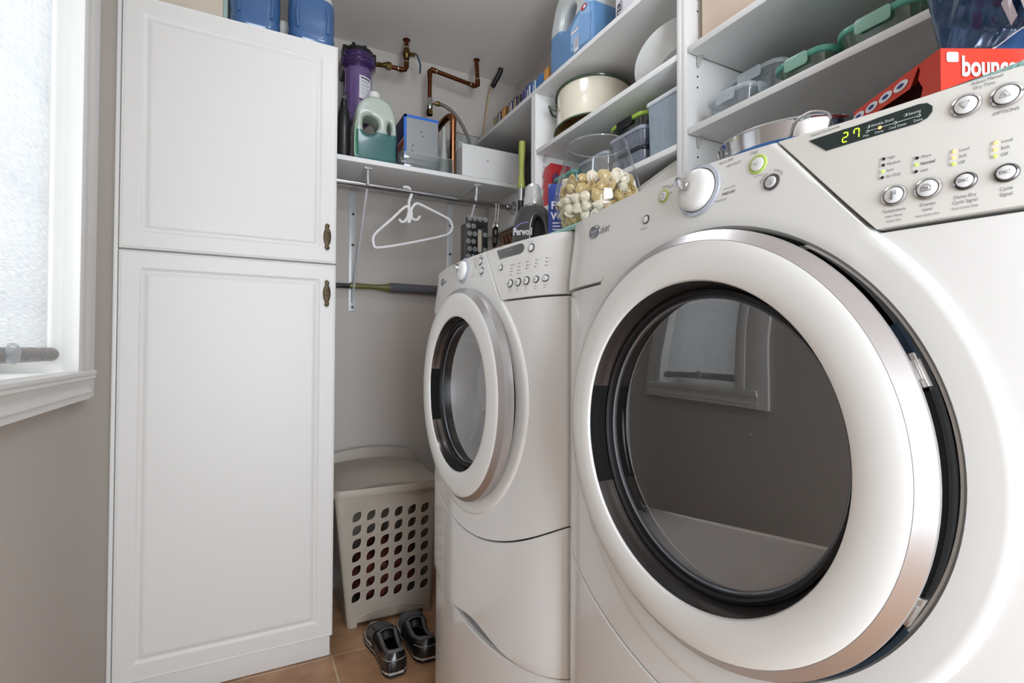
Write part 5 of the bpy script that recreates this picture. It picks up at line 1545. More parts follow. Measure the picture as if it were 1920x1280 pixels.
m.grid(lambda u, v: (-.170 + .335 * u, -.15 + .33 * v, .0026 + .0016 * math.sin(u * 14 + v * 7) + dz(-.170 + .335 * u, -.15 + .33 * v)), 60, 30)
m.tube([(-.170, -.15 + .33 * i / 30, .0016 + .0007 * math.sin(i * .8) + dz(-.17, -.15 + .33 * i / 30)) for i in range(31)], .0026, 8); m.tube([(-.165 + .33 * i / 30, .18, .0050) for i in range(31)], .0042, 8); m.build('cloth', t)

# glass bowl with shells / orange peel potpourri
BWX, BWY, BWZ = .634, .846, TZ + .0105
t = thing('glass_bowl', 'clear glass bowl tapering to its rim standing on the teal cloth between washer and dryer', 'bowl', (BWX, BWY, BWZ))
m = MB(sheet_glass('bowl_glass', (.975, .985, .98), .004, 1.5, 0, gain=1.15))
m.lathe([(0, 0), (.030, 0), (.055, .008), (.076, .030), (.0865, .062), (.0870, .085), (.080, .120), (.070, .155), (.060, .186), (.0585, .190)], seg=64)
m.build('bowl', t)
m = MB(sheet_glass('bowl_rim_glass', (.95, .96, .95), .01, 1.6, .1, (220, 226, 224), gain=2)); m.tube([(.0585 * math.cos(a), .0585 * math.sin(a), .190) for a in [k * 2 * PI / 56 for k in range(56)]], .0014, 8, closed=True); m.build('rim', t)
AMB = mat('amber_shell', (240, 206, 138), .22, coat=.5, var=.2, nscale=40, trans=.3)
PEARL = mat('pearl_shell', (238, 226, 204), .3, coat=.4, var=.1, nscale=60)
rng = random.Random(3)
R_at = lambda z: [(0, .030), (.008, .055), (.03, .076), (.062, .0865), (.085, .087), (.12, .08), (.155, .07)]
def bowl_r(z):
    P = [(0, .030), (.008, .055), (.03, .076), (.062, .0865), (.085, .087), (.12, .08), (.155, .07)]
    for (a, b) in zip(P, P[1:]):
        if z <= b[0]: return a[1] + (b[1] - a[1]) * (z - a[0]) / (b[0] - a[0])
    return .07
shell_proto = {}
def shell_mesh(kind):
    m = MB(AMB if kind == 'amber' else PEARL)
    if kind == 'amber':     # curled translucent shell: scooped cup
        m.lathe([(.0003, .0075), (.006, .0068), (.0105, .003), (.0125, -.003), (.0115, -.0028), (.0095, .0022), (.005, .0052), (.0003, .0060)], (0, 0, 0), (0, 0, 1), 14, 1.15, .8)
        m.tube([(.010, 0, -.002), (.006, .008, .002), (-.004, .009, .003), (-.010, .002, -.001)], .0022, 6, smooth_path=3)
    else:                   # turban shell: whorls narrowing to a tip, with an open lip
        m.lathe([(.0004, .0145), (.0022, .0125), (.0030, .0105), (.0052, .0092), (.0050, .0072), (.0085, .0052), (.0082, .0028), (.0112, -.0005), (.0108, -.0050), (.0060, -.0088), (.0004, -.0100)], seg=12)
        m.tube([(.010, 0, .001), (.0125, .004, -.005), (.006, .006, -.011), (-.001, .003, -.0115)], .0026, 6, smooth_path=3)
    o = m.build('seashell')
    return o
pa, pp = shell_mesh('amber'), shell_mesh('pearl')
placed = []
tries = 0
cand = []
for lay in range(6):
    z = .014 + lay * .0185
    r = bowl_r(z) - .016
    n = max(5, int(2 * PI * r / .0205))
    for k in range(n):
        a = 2 * PI * (k + .5 * (lay % 2)) / n
        cand.append((r * math.cos(a), r * math.sin(a), z))
    if lay == 5 or lay == 0:
        for rr in (.036, .012):
            if rr < r - .015:
                n2 = int(2 * PI * rr / .023)
                for k in range(n2):
                    a = 2 * PI * k / n2; cand.append((rr * math.cos(a), rr * math.sin(a), z + .004))
looks = {'amber': 'translucent amber curled shell', 'pearl': 'pearly white turban shell'}
zone = ['at the bottom', 'near the bottom', 'low', 'at mid height', 'high', 'on top']
first = {'amber': True, 'pearl': True}
for (x, y, z) in cand:
    kind = 'amber' if rng.random() < .62 else 'pearl'
    src = pa if kind == 'amber' else pp
    o = src if first[kind] else src.copy()
    if not first[kind]: COL.objects.link(o)
    first[kind] = False
    o.location = (BWX + x + rng.uniform(-.002, .002), BWY + y + rng.uniform(-.002, .002), BWZ + z)
    o.rotation_euler = (rng.uniform(0, 6.28), rng.uniform(0, 6.28), rng.uniform(0, 6.28))
    s_ = rng.uniform(.9, 1.12); o.scale = (s_, s_, s_)
    o['label'] = looks[kind] + ' in the pile filling the glass bowl'
    o['kind'] = 'thing'; o.name = 'seashell'
    o['category'] = 'seashell'; o['group'] = 'amber shells in the glass bowl' if kind == 'amber' else 'pearly shells in the glass bowl'

# laundry bottle
t = thing('detergent_bottle', 'dark grey detergent bottle with silver cap and white lettering on the washer', 'bottle', (.70, 1.225, TZ), rad(-36))
DKB2 = mat('charcoal_bottle', (58, 60, 58), .22, coat=.6, var=.08)
m = MB(DKB2)
ol = [(-.050, .004), (0, 0), (.050, .004), (.054, .02), (.053, .09), (.051, .125), (.045, .150), (.030, .172), (0, .182), (-.030, .170), (-.044, .145), (-.052, .11), (-.055, .06), (-.054, .02)]
hl = [(.008, .060), (.022, .064), (.032, .085), (.030, .118), (.020, .142), (.010, .138), (.004, .110), (.004, .080)]
m.plate(sm2(ol, 3), [sm2(hl, 4)], .070, .0120, fn=lambda p: Vector((p.x, p.z, p.y)), res=5); m.use(BLACKR); m.plate(sm2([(p[0] * 1.0, p[1]) for p in hl], 4), [], .02, 0, fn=lambda p: Vector((p.x, p.z + .012, p.y))); m.build('bottle', t)
m = MB(mat('silver_cap_plastic', (190, 190, 188), .28, metal=.4)); m.lathe([(.026, 0), (.027, .004), (.026, .026), (.0235, .030), (.0235, .034), (.022, .052), (.015, .062), (0, .065)], (0, 0, .176), seg=32); m.build('cap', t)
m = MB(PAPER, mat('lilac_print', (150, 140, 220), .4)); m.text('Perwoll', .027, lambda x, y, z: (x - .050, -.0362, .094 + y), 'LEFT', bold=.0008, xs=.62)
m.use(MATS['lilac_print']); m.tube([(-.050, -.030, .085), (-.044, -.034, .110), (-.030, -.0356, .124), (-.008, -.0356, .128)], .0012, 6, smooth_path=5); m.build('lettering', t)
t = thing('detergent_pouch', 'blue and white detergent pouch behind the glass bowl on the washer', 'pouch', (.722, 1.082, TZ), rad(-30))
m = MB(mat('royal_blue_film', (36, 62, 140), .25, coat=.4, var=.1), mat('aqua_film', (120, 176, 196), .3))
m.grid(lambda u, v: (-.052 + .104 * u, -.022 * math.sin(PI * u) * (1 - v) ** .5, .205 * v), 14, 14); m.grid(lambda u, v: (-.052 + .104 * u, .022 * math.sin(PI * u) * (1 - v) ** .5, .205 * v), 14, 14); m.build('pouch', t)
m = MB(PAPER, MATS['aqua_film'])
m.text('FIRST', .026, lambda x, y, z: (x - .046, -.024, .135 + y), 'LEFT', bold=.0006, xs=.9); m.text('WRAP', .026, lambda x, y, z: (x - .046, -.025, .108 + y), 'LEFT', bold=.0006, xs=.9)
for zz in (.098, .090, .082): m.box(-.042, .02, -.0252, -.0245, zz, zz + .003)
m.use(MATS['aqua_film'])
for k in range(4): m.plate(sm2([(-.040 + k * .022, .01), (-.024 + k * .022, .015), (-.032 + k * .022, .05)], 4), [], .0006, 0, fn=lambda p: Vector((p.x, -.0262, p.y + .005)))
m.build('print', t)

# green-handled pole
t = thing('squeegee_pole', 'pole with lime green grip, silver ferrule and black shaft leaning by the divider', 'pole')
gm_ = mat('lime_grip', (158, 164, 78), .3, coat=.3)
def PPt(s): return Vector((.935 + .012 * s, 1.745, 1.30 + s * .55))
ax = (PPt(1) - PPt(0)).normalized()
m = MB(BLACKP); m.tube([PPt(-2.3), PPt(.60)], .0115, 14); m.build('shaft', t)
m = MB(CHROME); m.tube([PPt(.59), PPt(.685)], .0125, 14); m.build('ferrule', t)
m = MB(gm_); L = .20; b0 = PPt(.68)
m.lathe([(.0128, 0), (.0150, .004), (.0140, .03), (.0095, .055), (.0090, .08), (.0120, .115), (.0130, .15), (.0125, .182), (0, .184)], b0, ax, 18); m.build('grip', t)
rebase(t, tuple(PPt(-2.3)))

# black ornate box with hand slot
t = thing('ornate_box', 'black box with white ring pattern and hand slot on the washer top', 'box')
m = MB(BLACKP, mat('white_pattern_ink', (186, 186, 184), .5), mat('slot_lining', (170, 158, 142), .6))
ox0, ox1, oy0, oy1 = .570, .641, 1.395, 1.435
slot = rrect(.014, .070, .006, 4, .616, TZ + .108)
m.plate([(ox0, TZ), (ox1, TZ), (ox1, TZ + .166), (ox1 - .006, TZ + .172), (ox0 + .004, TZ + .176), (ox0, TZ + .170)], [slot], .003, .0005, fn=lambda p: Vector((p.x, oy0 + p.z, p.y)))
m.box(ox0 + .0005, ox1 - .0005, oy0 + .006, oy1, TZ + .001, TZ + .156, .001)
m.use(MATS['slot_lining']); m.plate(rrect(.016, .072, .006, 4, .616, TZ + .108), [], .001, 0, fn=lambda p: Vector((p.x, oy0 + .0048, p.y)))
m.build('panel', t)
m = MB(MATS['white_pattern_ink'])
for i in range(4):
    for j in range(8):
        px = ox0 + .009 + i * .0165 + (.004 if j % 2 else 0); pz = TZ + .014 + j * .0225
        if abs(px - .616) < .013 and abs(pz - TZ - .108) < .042: continue
        if px > ox1 - .008: continue
        for rr in (.0062, .0030):
            m.tube([(px + rr * math.cos(a), oy0 - .0018, pz + rr * math.sin(a)) for a in [k * PI / 5 + .3 * i for k in range(10)]], .0006, 4, closed=True)
m.build('pattern', t)
rebase(t, (.605, 1.415, TZ))
t = thing('wicker_basket', 'brown woven basket with copper coloured strips on the back of the washer', 'basket')
m = MB(mat('brown_wicker', (104, 68, 40), .4, metal=.25, var=.5, nscale=60))
bx0, bx1, by0, by1, bh = .715, .935, 1.30, 1.445, .150
def wall(p, q):
    p, q = Vector(p), Vector(q); n = int((q - p).length / .022)
    for i in range(n):
        a = p + (q - p) * i / n; b_ = p + (q - p) * min(1, (i + 2.2) / n)
        m.tube([a + Vector((0, 0, .004)), (a + b_) / 2 + Vector((0, -.004 if i % 2 else .004, bh * .5)), b_ + Vector((0, 0, bh - .008))], .0035, 6, smooth_path=3)
        m.tube([b_ + Vector((0, 0, .004)), (a + b_) / 2 + Vector((0, .004 if i % 2 else -.004, bh * .5)), a + Vector((0, 0, bh - .008))], .0035, 6, smooth_path=3)
wall((bx0, by0, TZ), (bx1, by0, TZ)); wall((bx0, by1, TZ), (bx0, by0, TZ)); wall((bx1, by0, TZ), (bx1, by1, TZ))
m.build('weave', t)
m = MB(mat('dark_brown_lining', (52, 34, 24), .6)); m.box(bx0 + .005, bx1 - .005, by0 + .006, by1 - .003, TZ + .001, TZ + bh - .012, .002); m.build('lining', t)
m = MB(mat('brown_rim', (74, 50, 34), .5)); m.tube([(bx0, by0, TZ + bh - .006), (bx1, by0, TZ + bh - .006), (bx1, by1, TZ + bh - .006), (bx0, by1, TZ + bh - .006)], .006, 8, closed=True); m.build('rim', t)
rebase(t, ((bx0 + bx1) / 2, (by0 + by1) / 2, TZ))
t = thing('patterned_cloth', 'mauve patterned cloth lying along the front of the washer top', 'cloth', (.595, 1.315, TZ))
m = MB(mat('mauve_print', (138, 98, 104), .8, var=.6, nscale=70)); m.grid(lambda u, v: (-.062 + .115 * u, -.02 + .09 * v, .018 + .008 * math.sin(u * 8 + v * 6) + .006 * math.sin(v * 17)), 20, 30); m.box(-.058, .05, -.015, .065, .0005, .014, .004); m.build('cloth', t)

# red dryer-sheet box
t = thing('dryer_sheet_box', 'red dryer sheet carton with white lettering and torn dispenser end on the dryer', 'box')
BRED = mat('red_carton', (206, 50, 28), .35, coat=.3, var=.05); BINS = mat('carton_inside_dark', (70, 14, 12), .7); BSIDE = mat('red_carton_side', (210, 58, 36), .35, coat=.2, var=.05)
bo = Vector((.673, .281, TZ + .009)); fx = Vector((.887, -.461, 0)); bk = Vector((.497, .868, 0)).normalized(); BH = .1085; BL = .152; BWd = .19
def bp_(a, b, c): return bo + fx * a + bk * b + Vector((0, 0, c))
m = MB(BRED)
vs = [bp_(0, 0, 0), bp_(BWd, 0, 0), bp_(BWd, 0, BH), bp_(0, 0, BH), bp_(BWd, BL, 0), bp_(BWd, BL, BH), bp_(0, BL, 0), bp_(0, BL, BH)]
m.addraw(vs, [[0, 1, 2, 3], [1, 4, 5, 2], [4, 6, 7, 5], [3, 2, 5, 7], [0, 6, 4, 1]])
m.use(BSIDE)
tear = [(.034, BH), (.030, BH * .93), (.033, BH * .84), (.026, BH * .72), (.030, BH * .60), (.024, BH * .5), (.029, BH * .38), (.025, BH * .25), (.030, BH * .12), (.028, 0)]
m.addraw([bp_(0, p[0], p[1]) for p in [(0, BH)] + tear + [(0, 0)]], [list(range(12))])
m.addraw([bp_(-.0005, p[0], p[1]) for p in [(.030, BH), (BL, BH), (BL, BH * .80), (.045, BH * .80)]], [[0, 1, 2, 3]])
m.addraw([bp_(-.0002, p[0], p[1]) for p in [(BL, BH * .8), (BL, 0), (BL - .012, 0), (BL - .012, BH * .8)]], [[0, 1, 2, 3]])
m.use(BINS); m.addraw([bp_(.03, p[0], p[1]) for p in [(.0, 0), (BL, 0), (BL, BH), (0, BH)]], [[0, 1, 2, 3]])
m.build('carton', t, merge=False)
m = MB(PAPER, mat('navy_logo', (40, 50, 120), .4), mat('red_outline', (170, 30, 20), .4))
def ft(x, y, z=0, d=.0012): return bp_(.022 + x, -d, y)
m.use(PAPER); m.text('bounce', .031, lambda x, y, z: ft(x, .078 + y, 0, .0010), 'LEFT', bold=.0009, xs=.66)
m.use(BRED); 
m.use(PAPER); m.plate(rrect(.013, .011, .002, 3, .0125, BH - .010), [], .0004, 0, fn=lambda p: bp_(p.x, -.0008, p.y))
for k in range(4):
    c = .060 + k * .027
    m.use(PAPER); m.plate([(c + .0125 * math.cos(a), BH * .90 + .0055 * math.sin(a)) for a in [q * PI / 8 for q in range(16)]], [], .0002, 0, fn=lambda p: bp_(-.0012, p.x, p.y))
    m.use(MATS['navy_logo']); m.plate([(c + .006 * math.cos(a), BH * .90 + .0022 * math.sin(a)) for a in [q * PI / 8 for q in range(16)]], [], .0002, 0, fn=lambda p: bp_(-.0018, p.x, p.y))
m.build('lettering', t)
rebase(t, tuple(bo))

# navy foil bag
t = thing('foil_bag', 'navy blue foil bag with white lettering standing behind the red carton', 'bag')
NB = mat('navy_foil', (44, 72, 108), .2, metal=.35, coat=.5, var=.2, nscale=10)
m = MB(NB)
def bag(u, v, s):
    y = .322 + .075 * v - .40 * u * (1 + .2 * v); z = TZ + .008 + .42 * v
    th = .055 * math.sin(PI * min(max(u, .0), 1)) ** .5 * math.sin(PI * min(1, .08 + v * .92)) ** .5
    w = .009 * math.sin(u * 14 + v * 22) + .006 * math.sin(v * 31 - u * 19) + .003 * abs(math.sin(u * 33 + v * 47)) + .003 * abs(math.sin(u * 61 - v * 37))
    edge = min(1, 8 * u, 8 * (1 - u))
    return (.850 + .03 * (u) - s * (th + w * edge) , y, z)
m.grid(lambda u, v: bag(u, v, 1), 110, 110); m.grid(lambda u, v: bag(u, v, -1), 30, 30)
m.build('bag', t)
m = MB(PAPER, mat('blue_foil_panel', (44, 88, 140), .25, metal=.3, coat=.4))
def bt(y, z, d=.004):
    v = (z - TZ - .008) / .42; u = (.322 + .075 * v - y) / (.40 * (1 + .2 * v))
    p = bag(min(max(u, 0), 1), min(max(v, 0), 1), 1); return Vector((p[0] - d, y, z))
m.use(MATS['blue_foil_panel']); m.grid(lambda u, v: bt(.292 - .20 * u, (TZ + .08) + (.075 + .07 * u) * v, .002), 24, 16)
m.use(PAPER)
m.tube([bt(.292 - .20 * k / 20, TZ + .155 + .07 * k / 20, .003) for k in range(21)], .0008, 5)
c_, s_ = math.cos(rad(24)), math.sin(rad(24))
m.text('mu', .062, lambda x, y, z: bt(.270 - (x * c_ - y * s_), TZ + .178 + x * s_ + y * c_, .006), 'LEFT', bold=.0022, xs=1.0, shear=.15)
m.build('lettering', t)
rebase(t, (.85, .2, TZ + .008))

# blue pot with steel rim
t = thing('steel_pot', 'steel pot with blue outside and a wire loop handle standing on the dryer', 'pot', (.872, .590, TZ))
pr = .118
m = MB(mat('blue_enamel', (46, 98, 154), .2, coat=.5)); m.lathe([(0, 0), (pr - .02, 0), (pr - .004, .012), (pr, .10), (pr + .002, .128)], seg=56); m.build('body', t)
m = MB(CHROME); m.lathe([(pr + .002, .128), (pr + .003, .150), (pr + .006, .156), (pr + .004, .159), (pr - .001, .154), (pr - .003, .12), (pr - .01, .02), (0, .015)], seg=56); m.build('rim', t)
m = MB(BRUSH); 
m.tube([(-.095, -.070, .150), (-.125, -.083, .118), (-.130, -.096, .134), (-.131, -.112, .139), (-.132, -.128, .137), (-.132, -.146, .127), (-.130, -.149, .116), (-.110, -.130, .110), (-.075, -.095, .125)], .0022, 8, smooth_path=6); m.build('handle', t)

# ================================================================== HAMPER
hp = thing('laundry_hamper', 'taupe plastic laundry hamper with lid and diagonal leaf shaped holes by the back wall', 'hamper')
HT = mat('taupe_hamper_plastic', (172, 160, 146), .42, var=.02, bump=.12, bscale=400)
hx0b, hx1b, hx0t, hx1t = .3560, .6840, .3040, .7080
hyf, hyb, hzt = 2.005, 2.330, .505
def hxl(z): return hx0b + (hx0t - hx0b) * z / hzt
def hxr(z): return hx1b + (hx1t - hx1b) * z / hzt
def hf(z): return hyf - .0 + (.008) * (1 - z / hzt)
m = MB(HT)
# front plate with holes
def fp(p): return Vector((p.x, hf(p.y) + p.z, p.y))
ol = []
ol += [(hxl(0) + .004, .002), (hxl(0) + .034, .001), (hxl(0) + .036, .018)] + [(hxl(0) + .036 + (.256) * k / 10, .018) for k in range(1, 10)] + [(hxr(0) - .036, .018), (hxr(0) - .034, .001), (hxr(0) - .004, .002)]
ol += [(hxr(z) - .012, z) for z in (.02, .1, .2, .3, .4, hzt)] + [(hxl(z) + .012, z) for z in (hzt, .4, .3, .2, .1, .02)]
holes = []; hc = []
for i in range(6):
    for j in range(7):
        z = .116 + j * .0505
        x = .386 + i * .0530 + (.0008 * (z - .26) * 0)
        hc.append((x + .001 * j * 0, z))
def leaf(cx_, cz_, L=.0290, Wd=.0150, n=8):
    pts = []
    for s in (1, -1):
        for k in range(n):
            t_ = -1 + 2 * k / n
            if s < 0: t_ = -t_
            w = s * Wd * (1 - t_ * t_)
            a = rad(48)
            pts.append((cx_ + (t_ * L * .78) * math.cos(a) - w * math.sin(a), cz_ + (t_ * L * .88) * math.sin(a) + w * math.cos(a)))
    return pts
m.plate(ol, [leaf(*c) for c in hc], .004, .0004, fn=fp)
# sides, back, corners
for (s, fx_) in ((-1, hxl), (1, hxr)):
    def sd(u, v, s=s, fx_=fx_):
        z = .002 + (hzt - .002) * v; a = u * 5
        x = fx_(z); yf = hf(z)
        if u < .25:
            an = (u / .25) * PI / 2
            return (x - s * .012 + s * .012 * math.sin(an), yf + .012 - .012 * math.cos(an), z)
        return (x, yf + .012 + (hyb - yf - .012) * (u - .25) / .75, z)
    m.grid(sd, [0, .05, .1, .15, .2, .25, .5, .75, 1], 10)
m.grid(lambda u, v: (hxl(v * hzt) + (hxr(v * hzt) - hxl(v * hzt)) * u, hyb, .002 + (hzt - .002) * v), 4, 4)
m.grid(lambda u, v: (hxl(0) + (hxr(0) - hxl(0)) * u, hyf + .01 + (hyb - hyf - .01) * v, .02), 2, 2)
m.build('body', hp)
m = MB(mat('hole_lip_light', (200, 190, 178), .4))
for c in hc:
    m.tube([fp(Vector((q[0], q[1], -.0022))) for q in leaf(*c, .0302, .0160)], .0010, 5, closed=True)
lipo = m.build('hole_rims', hp)
m = MB(HT)
m.tube([fp(Vector((hxl(0) + .028 + (hxr(0) - hxl(0) - .06) * k / 20, .032 + .036 * math.sin(PI * (.12 + .76 * k / 20)) - .012, -.0018))) for k in range(21)], .0022, 8)
m.build('arched_ridge', hp)
# collar and lid
m = MB(HT)
def rim(z, g, n=5): return [(x, y, z) for (x, y) in rrect(hx1t - hx0t + g * 2, hyb - hyf + .012 + g * 2, .03, n, (hx0t + hx1t) / 2, (hyf + hyb) / 2)]
rings = [rim(.494, -.002), rim(.496, .008), rim(.512, .009), rim(.524, .006), rim(.526, -.004)]
k = len(rings[0]); m.addraw([p for r in rings for p in r], [[i * k + j, i * k + (j + 1) % k, (i + 1) * k + (j + 1) % k, (i + 1) * k + j] for i in range(4) for j in range(k)])
m.build('collar', hp)
m = MB(HT)
def lid(u, v):
    x = hx0t - .010 + (hx1t - hx0t + .020) * u; yy = hyf - .012 + (hyb - hyf + .02) * v
    dome = .040 * (math.sin(PI * u) ** .35) * (1 - (1 - v) ** 6) * (1 if v > 0 else 0)
    lip = 0
    if v < .35:
        lip = -.022 * math.exp(-((u - .52) / .22) ** 2) * (1 - v / .35)
    return (x, yy, .528 + dome * (.35 + .65 * min(1, v * 2.2)) + lip)
m.grid(lid, 40, 24)
m.grid(lambda u, v: (lid(u, 0)[0], lid(u, 0)[1] + .004 * v, lid(u, 0)[2] - .004 * v), 40, 1)
m.grid(lambda u, v: (hx0t - .008 + (hx1t - hx0t + .016) * u, hyf - .008 + (hyb - hyf + .012) * v, .526), 4, 4)
m.build('lid', hp)
m = MB(HT); m.grid(lambda u, v: (hx0t + (hx1t - hx0t) * u, hyb + .006 + .010 * v, .54 + .075 * v - .03 * (2 * u - 1) ** 2 * v), 16, 4); m.grid(lambda u, v: (hx0t + (hx1t - hx0t) * u, hyb + .016, .50 + (.115 - .03 * (2 * u - 1) ** 2) * v), 16, 4); m.build('back_flap', hp)
rebase(hp, (.52, 2.17, 0))
t = thing('dirty_laundry', 'rust red garment crumpled inside the laundry hamper', 'clothes', (.52, 2.16, .022))
m = MB(mat('rust_cotton', (96, 44, 34), .9, var=.3, nscale=20))
b = bmesh.new(); bmesh.ops.create_icosphere(b, subdivisions=4, radius=1)
for v in b.verts:
    n = v.co.normalized(); a = 1 + .12 * math.sin(n.x * 11 + n.z * 7) + .08 * math.sin(n.y * 17 + n.x * 9)
    v.co = Vector((n.x * .125 * a, n.y * .105 * a, max(0, .12 + n.z * .135 * a)))
m._take(b); m.build('garment', t)

# colourful bag between hamper and washer
t = thing('pet_food_bag', 'dark bag with bright print squeezed between the hamper and the washer', 'bag', (.772, 1.80, 0), 0)
m = MB(mat('black_print_film', (24, 24, 30), .35, var=.3, nscale=20), mat('blue_print', (60, 92, 170), .4), mat('orange_print', (196, 74, 40), .4), PAPER)
m.box(-.066, .10, -.16, .14, 0.001, .36, .02, 3)
m.use(MATS['blue_print']); m.box(-.0672, -.065, -.12, -.06, .05, .16); m.box(-.03, .03, -.1612, -.159, .05, .15)
m.use(MATS['orange_print']); m.box(-.0672, -.065, -.04, .02, .20, .27); m.box(-.05, -.01, -.1612, -.159, .2, .24)
m.use(PAPER); m.box(-.0674, -.065, -.13, -.02, .17, .19); m.box(-.05, .02, -.1614, -.159, .17, .185)
m.build('bag', t)
t = thing('orange_clip', 'small orange plastic clip on the floor between hamper and washer', 'clip', (.690, 1.93, .0))
m = MB(MATS['orange_print']); m.tube([(-.008, 0, .004), (-.010, 0, .02), (0, 0, .045), (.010, 0, .02), (.008, 0, .004)], .0035, 8, smooth_path=4); m.build('clip', t)

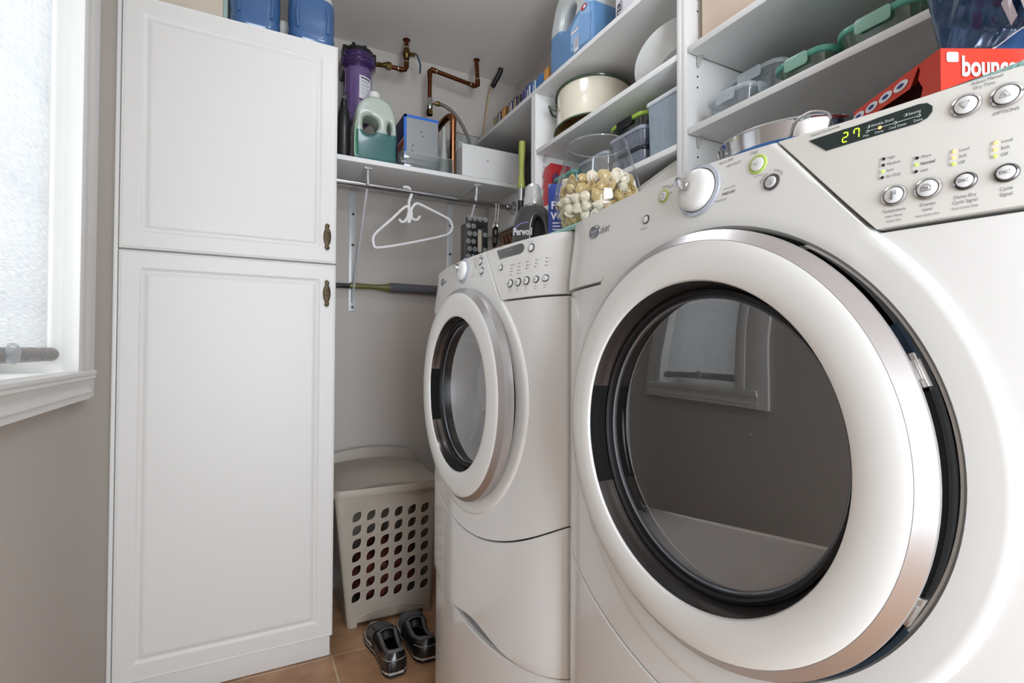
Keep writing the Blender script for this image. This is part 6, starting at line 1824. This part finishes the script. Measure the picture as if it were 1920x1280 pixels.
# ================================================================== SHOES
def shoe(label, loc, rz, mirror=1):
    t = thing('sneaker', label, 'shoe', loc, rz, 'pair of black sneakers')
    L = .298
    def hw(s):   # half width along s (0 heel .. 1 toe)
        pts = [(0, .020), (.03, .030), (.10, .036), (.28, .037), (.45, .039), (.62, .047), (.75, .051), (.88, .044), (.96, .029), (1.0, .010)]
        for (a, b_) in zip(pts, pts[1:]):
            if s <= b_[0]:
                f = (s - a[0]) / (b_[0] - a[0]); f = f * f * (3 - 2 * f); return a[1] + (b_[1] - a[1]) * f
        return .008
    def cxo(s): return mirror * .010 * math.sin(PI * s) * (1 if s > 0 else 0)
    def Z0(s): return .026 - .006 * s + .010 * max(0, s - .85) / .15
    def top(s):  # upper height
        pts = [(0, .070), (.06, .078), (.16, .068), (.3, .060), (.44, .066), (.55, .078), (.70, .066), (.85, .052), (.95, .042), (1.0, .032)]
        for (a, b_) in zip(pts, pts[1:]):
            if s <= b_[0]:
                f = (s - a[0]) / (b_[0] - a[0]); return a[1] + (b_[1] - a[1]) * f
        return .03
    ss = [0, .01, .03, .06, .1, .16, .22, .28, .34, .40, .46, .52, .58, .64, .70, .76, .82, .88, .92, .95, .975, .99, 1]
    BLK = mat('black_shoe_leather', (26, 26, 27), .3, coat=.5, var=.4, nscale=60)
    GRF = mat('grey_mesh_fabric', (96, 95, 96), .85, var=.45, nscale=250, bump=.5, bscale=500)
    SOL = mat('pale_sole_rubber', (176, 168, 158), .55); SOD = mat('black_sole_rubber', (22, 22, 24), .5)
    # sole layers: outline extrusions
    def outline(g, n=1):
        return [(cxo(s) - hw(s) - g, s * L) for s in ss] + [(cxo(s) + hw(s) + g, s * L) for s in reversed(ss)]
    def layer(m, z0, z1, g):
        vs = []; O = outline(g); k = len(O)
        for (z, gg) in ((z0, -.002), (z0 + .002, 0), (z1 - .002, 0), (z1, -.002)):
            for i, (x, y) in enumerate(outline(g + gg)):
                s = min(max(y / L, 0), 1); up = .012 * max(0, (s - .82) / .18) ** 2 + .003 * max(0, .1 - s) / .1
                vs.append((x, y - (g if s < .01 else 0) + (g if s > .99 else 0), z + up))
        fs = [[i * k + j, i * k + (j + 1) % k, (i + 1) * k + (j + 1) % k, (i + 1) * k + j] for i in range(3) for j in range(k)]
        fs += [list(range(k))[::-1], [3 * k + j for j in range(k)]]
        m.addraw(vs, fs)
    m = MB(SOD); layer(m, 0.0, .0095, .004); layer(m, .0170, .0200, .0052); so = m.build('outsole', t)
    m = MB(SOL); layer(m, .0085, .0185, .0045); layer(m, .0185, .0265, .0035); m.build('midsole', so)
    # upper: side walls round the heel, closed toe box in front of the opening
    def wtop(s):
        pts = [(0, .080), (.06, .078), (.14, .068), (.26, .058), (.38, .060), (.50, .072), (.62, .078)]
        for (p, q) in zip(pts, pts[1:]):
            if s <= q[0]:
                f = (s - p[0]) / (q[0] - p[0]); return p[1] + (q[1] - p[1]) * f
        return .078
    path = []
    for k in range(25): path.append((-1, .56 * (1 - k / 24)))
    for k in range(1, 6): path.append((-1 + k / 3, 0))
    path += [(1, .56 * k / 24) for k in range(25)]
    def wallp(i, v, g=0.0):
        sd, s_ = path[i]
        x = hw(s_) * sd + g * sd
        d = .0135 * v ** 2.2 - .0025 * math.sin(PI * v)
        back = max(0, 1 - s_ / .05)
        fx_ = 1 - d / max(.012, hw(s_)) * (1 if abs(sd) == 1 else .6)
        return Vector((cxo(s_) + x * fx_, s_ * L + (d * .9 - g) * back + .002 * back * (1 - abs(sd)) * -2, .020 + (wtop(s_) - .020) * v))
    def band(name, mt, i0, i1, v0, v1, g, par, nv=6):
        m = MB(mt); n = i1 - i0
        m.grid(lambda u, v: wallp(i0 + min(n, int(round(u * n))), v0 + (v1 - v0) * v, g), n, nv); return m.build(name, par)
    up = band('upper', BLK, 0, 54, 0, 1, 0, t, 10)
    sol = up.modifiers.new('thickness', 'SOLIDIFY'); sol.thickness = .0035; sol.offset = 1
    def tb(u, v, g=0.0):
        s_ = .50 + .50 * u; a = PI * v; w = hw(s_) * (1.0 if s_ < .995 else .8) + g
        zb = .022 + .008 * max(0, (s_ - .85) / .15); zt = (.080 - .012 * (u / .4) if u < .4 else .068 - .034 * ((u - .4) / .6) ** 1.6) + g
        x = -math.cos(a); h = math.sin(a) ** .58
        return Vector((cxo(s_) + w * (abs(x) ** .82) * (1 if x > 0 else -1) * (1 - .13 * h), s_ * L, zb + (zt - zb) * h))
    m = MB(BLK); m.grid(lambda u, v: tb(u, v), 24, 20); m.build('toe_box', t)
    def over(name, mt, u0, u1, v0, v1, g, par=None):
        m = MB(mt); m.grid(lambda u, v: tb(u0 + (u1 - u0) * u, v0 + (v1 - v0) * v, g), 10, 12); return m.build(name, par or up)
    over('vamp', GRF, .14, .62, .30, .70, .0018); over('side_patch', GRF, .10, .50, .06, .24, .0018); over('side_patch', GRF, .10, .50, .76, .94, .0018)
    over('trim_strap', SOL, .0, .045, .10, .90, .0030); over('toe_cap', BLK, .66, .96, .12, .88, .0022)
    band('side_patch', GRF, 3, 15, .22, .68, .0026, up, 4); band('side_patch', GRF, 39, 51, .22, .68, .0026, up, 4)
    band('heel_counter', BLK, 21, 33, .02, .52, .0030, up, 5)
    m = MB(GRF); m.tube([wallp(i, .97) for i in range(2, 53, 2)], .0062, 10, smooth_path=2); m.build('heel_collar', up)
    m = MB(SOL); m.tube([wallp(i, .60, .0036) for i in range(19, 36)], .0011, 6); m.build('stitched_trim', up)
    m = MB(BLACKR); m.grid(lambda u, v: (cxo(.03 + .6 * u) + (v - .5) * 1.8 * hw(.03 + .6 * u), (.03 + .6 * u) * L, .0275), 12, 4); m.build('insole', up)
    m = MB(BLK); m.grid(lambda u, v: (cxo(.46) + (v - .5) * .050, (.43 + .12 * u) * L, .060 + .022 * u - .012 * (2 * v - 1) ** 2), 8, 8); m.build('tongue', up)
    return t


shoe('left black and grey sneaker on the tiles, nearer the tall cabinet, toe to the hamper', (.446, 1.655, 0), rad(1), 1)
shoe('right black and grey sneaker on the tiles, nearer the washer, toe to the hamper', (.562, 1.684, 0), rad(-4), -1)
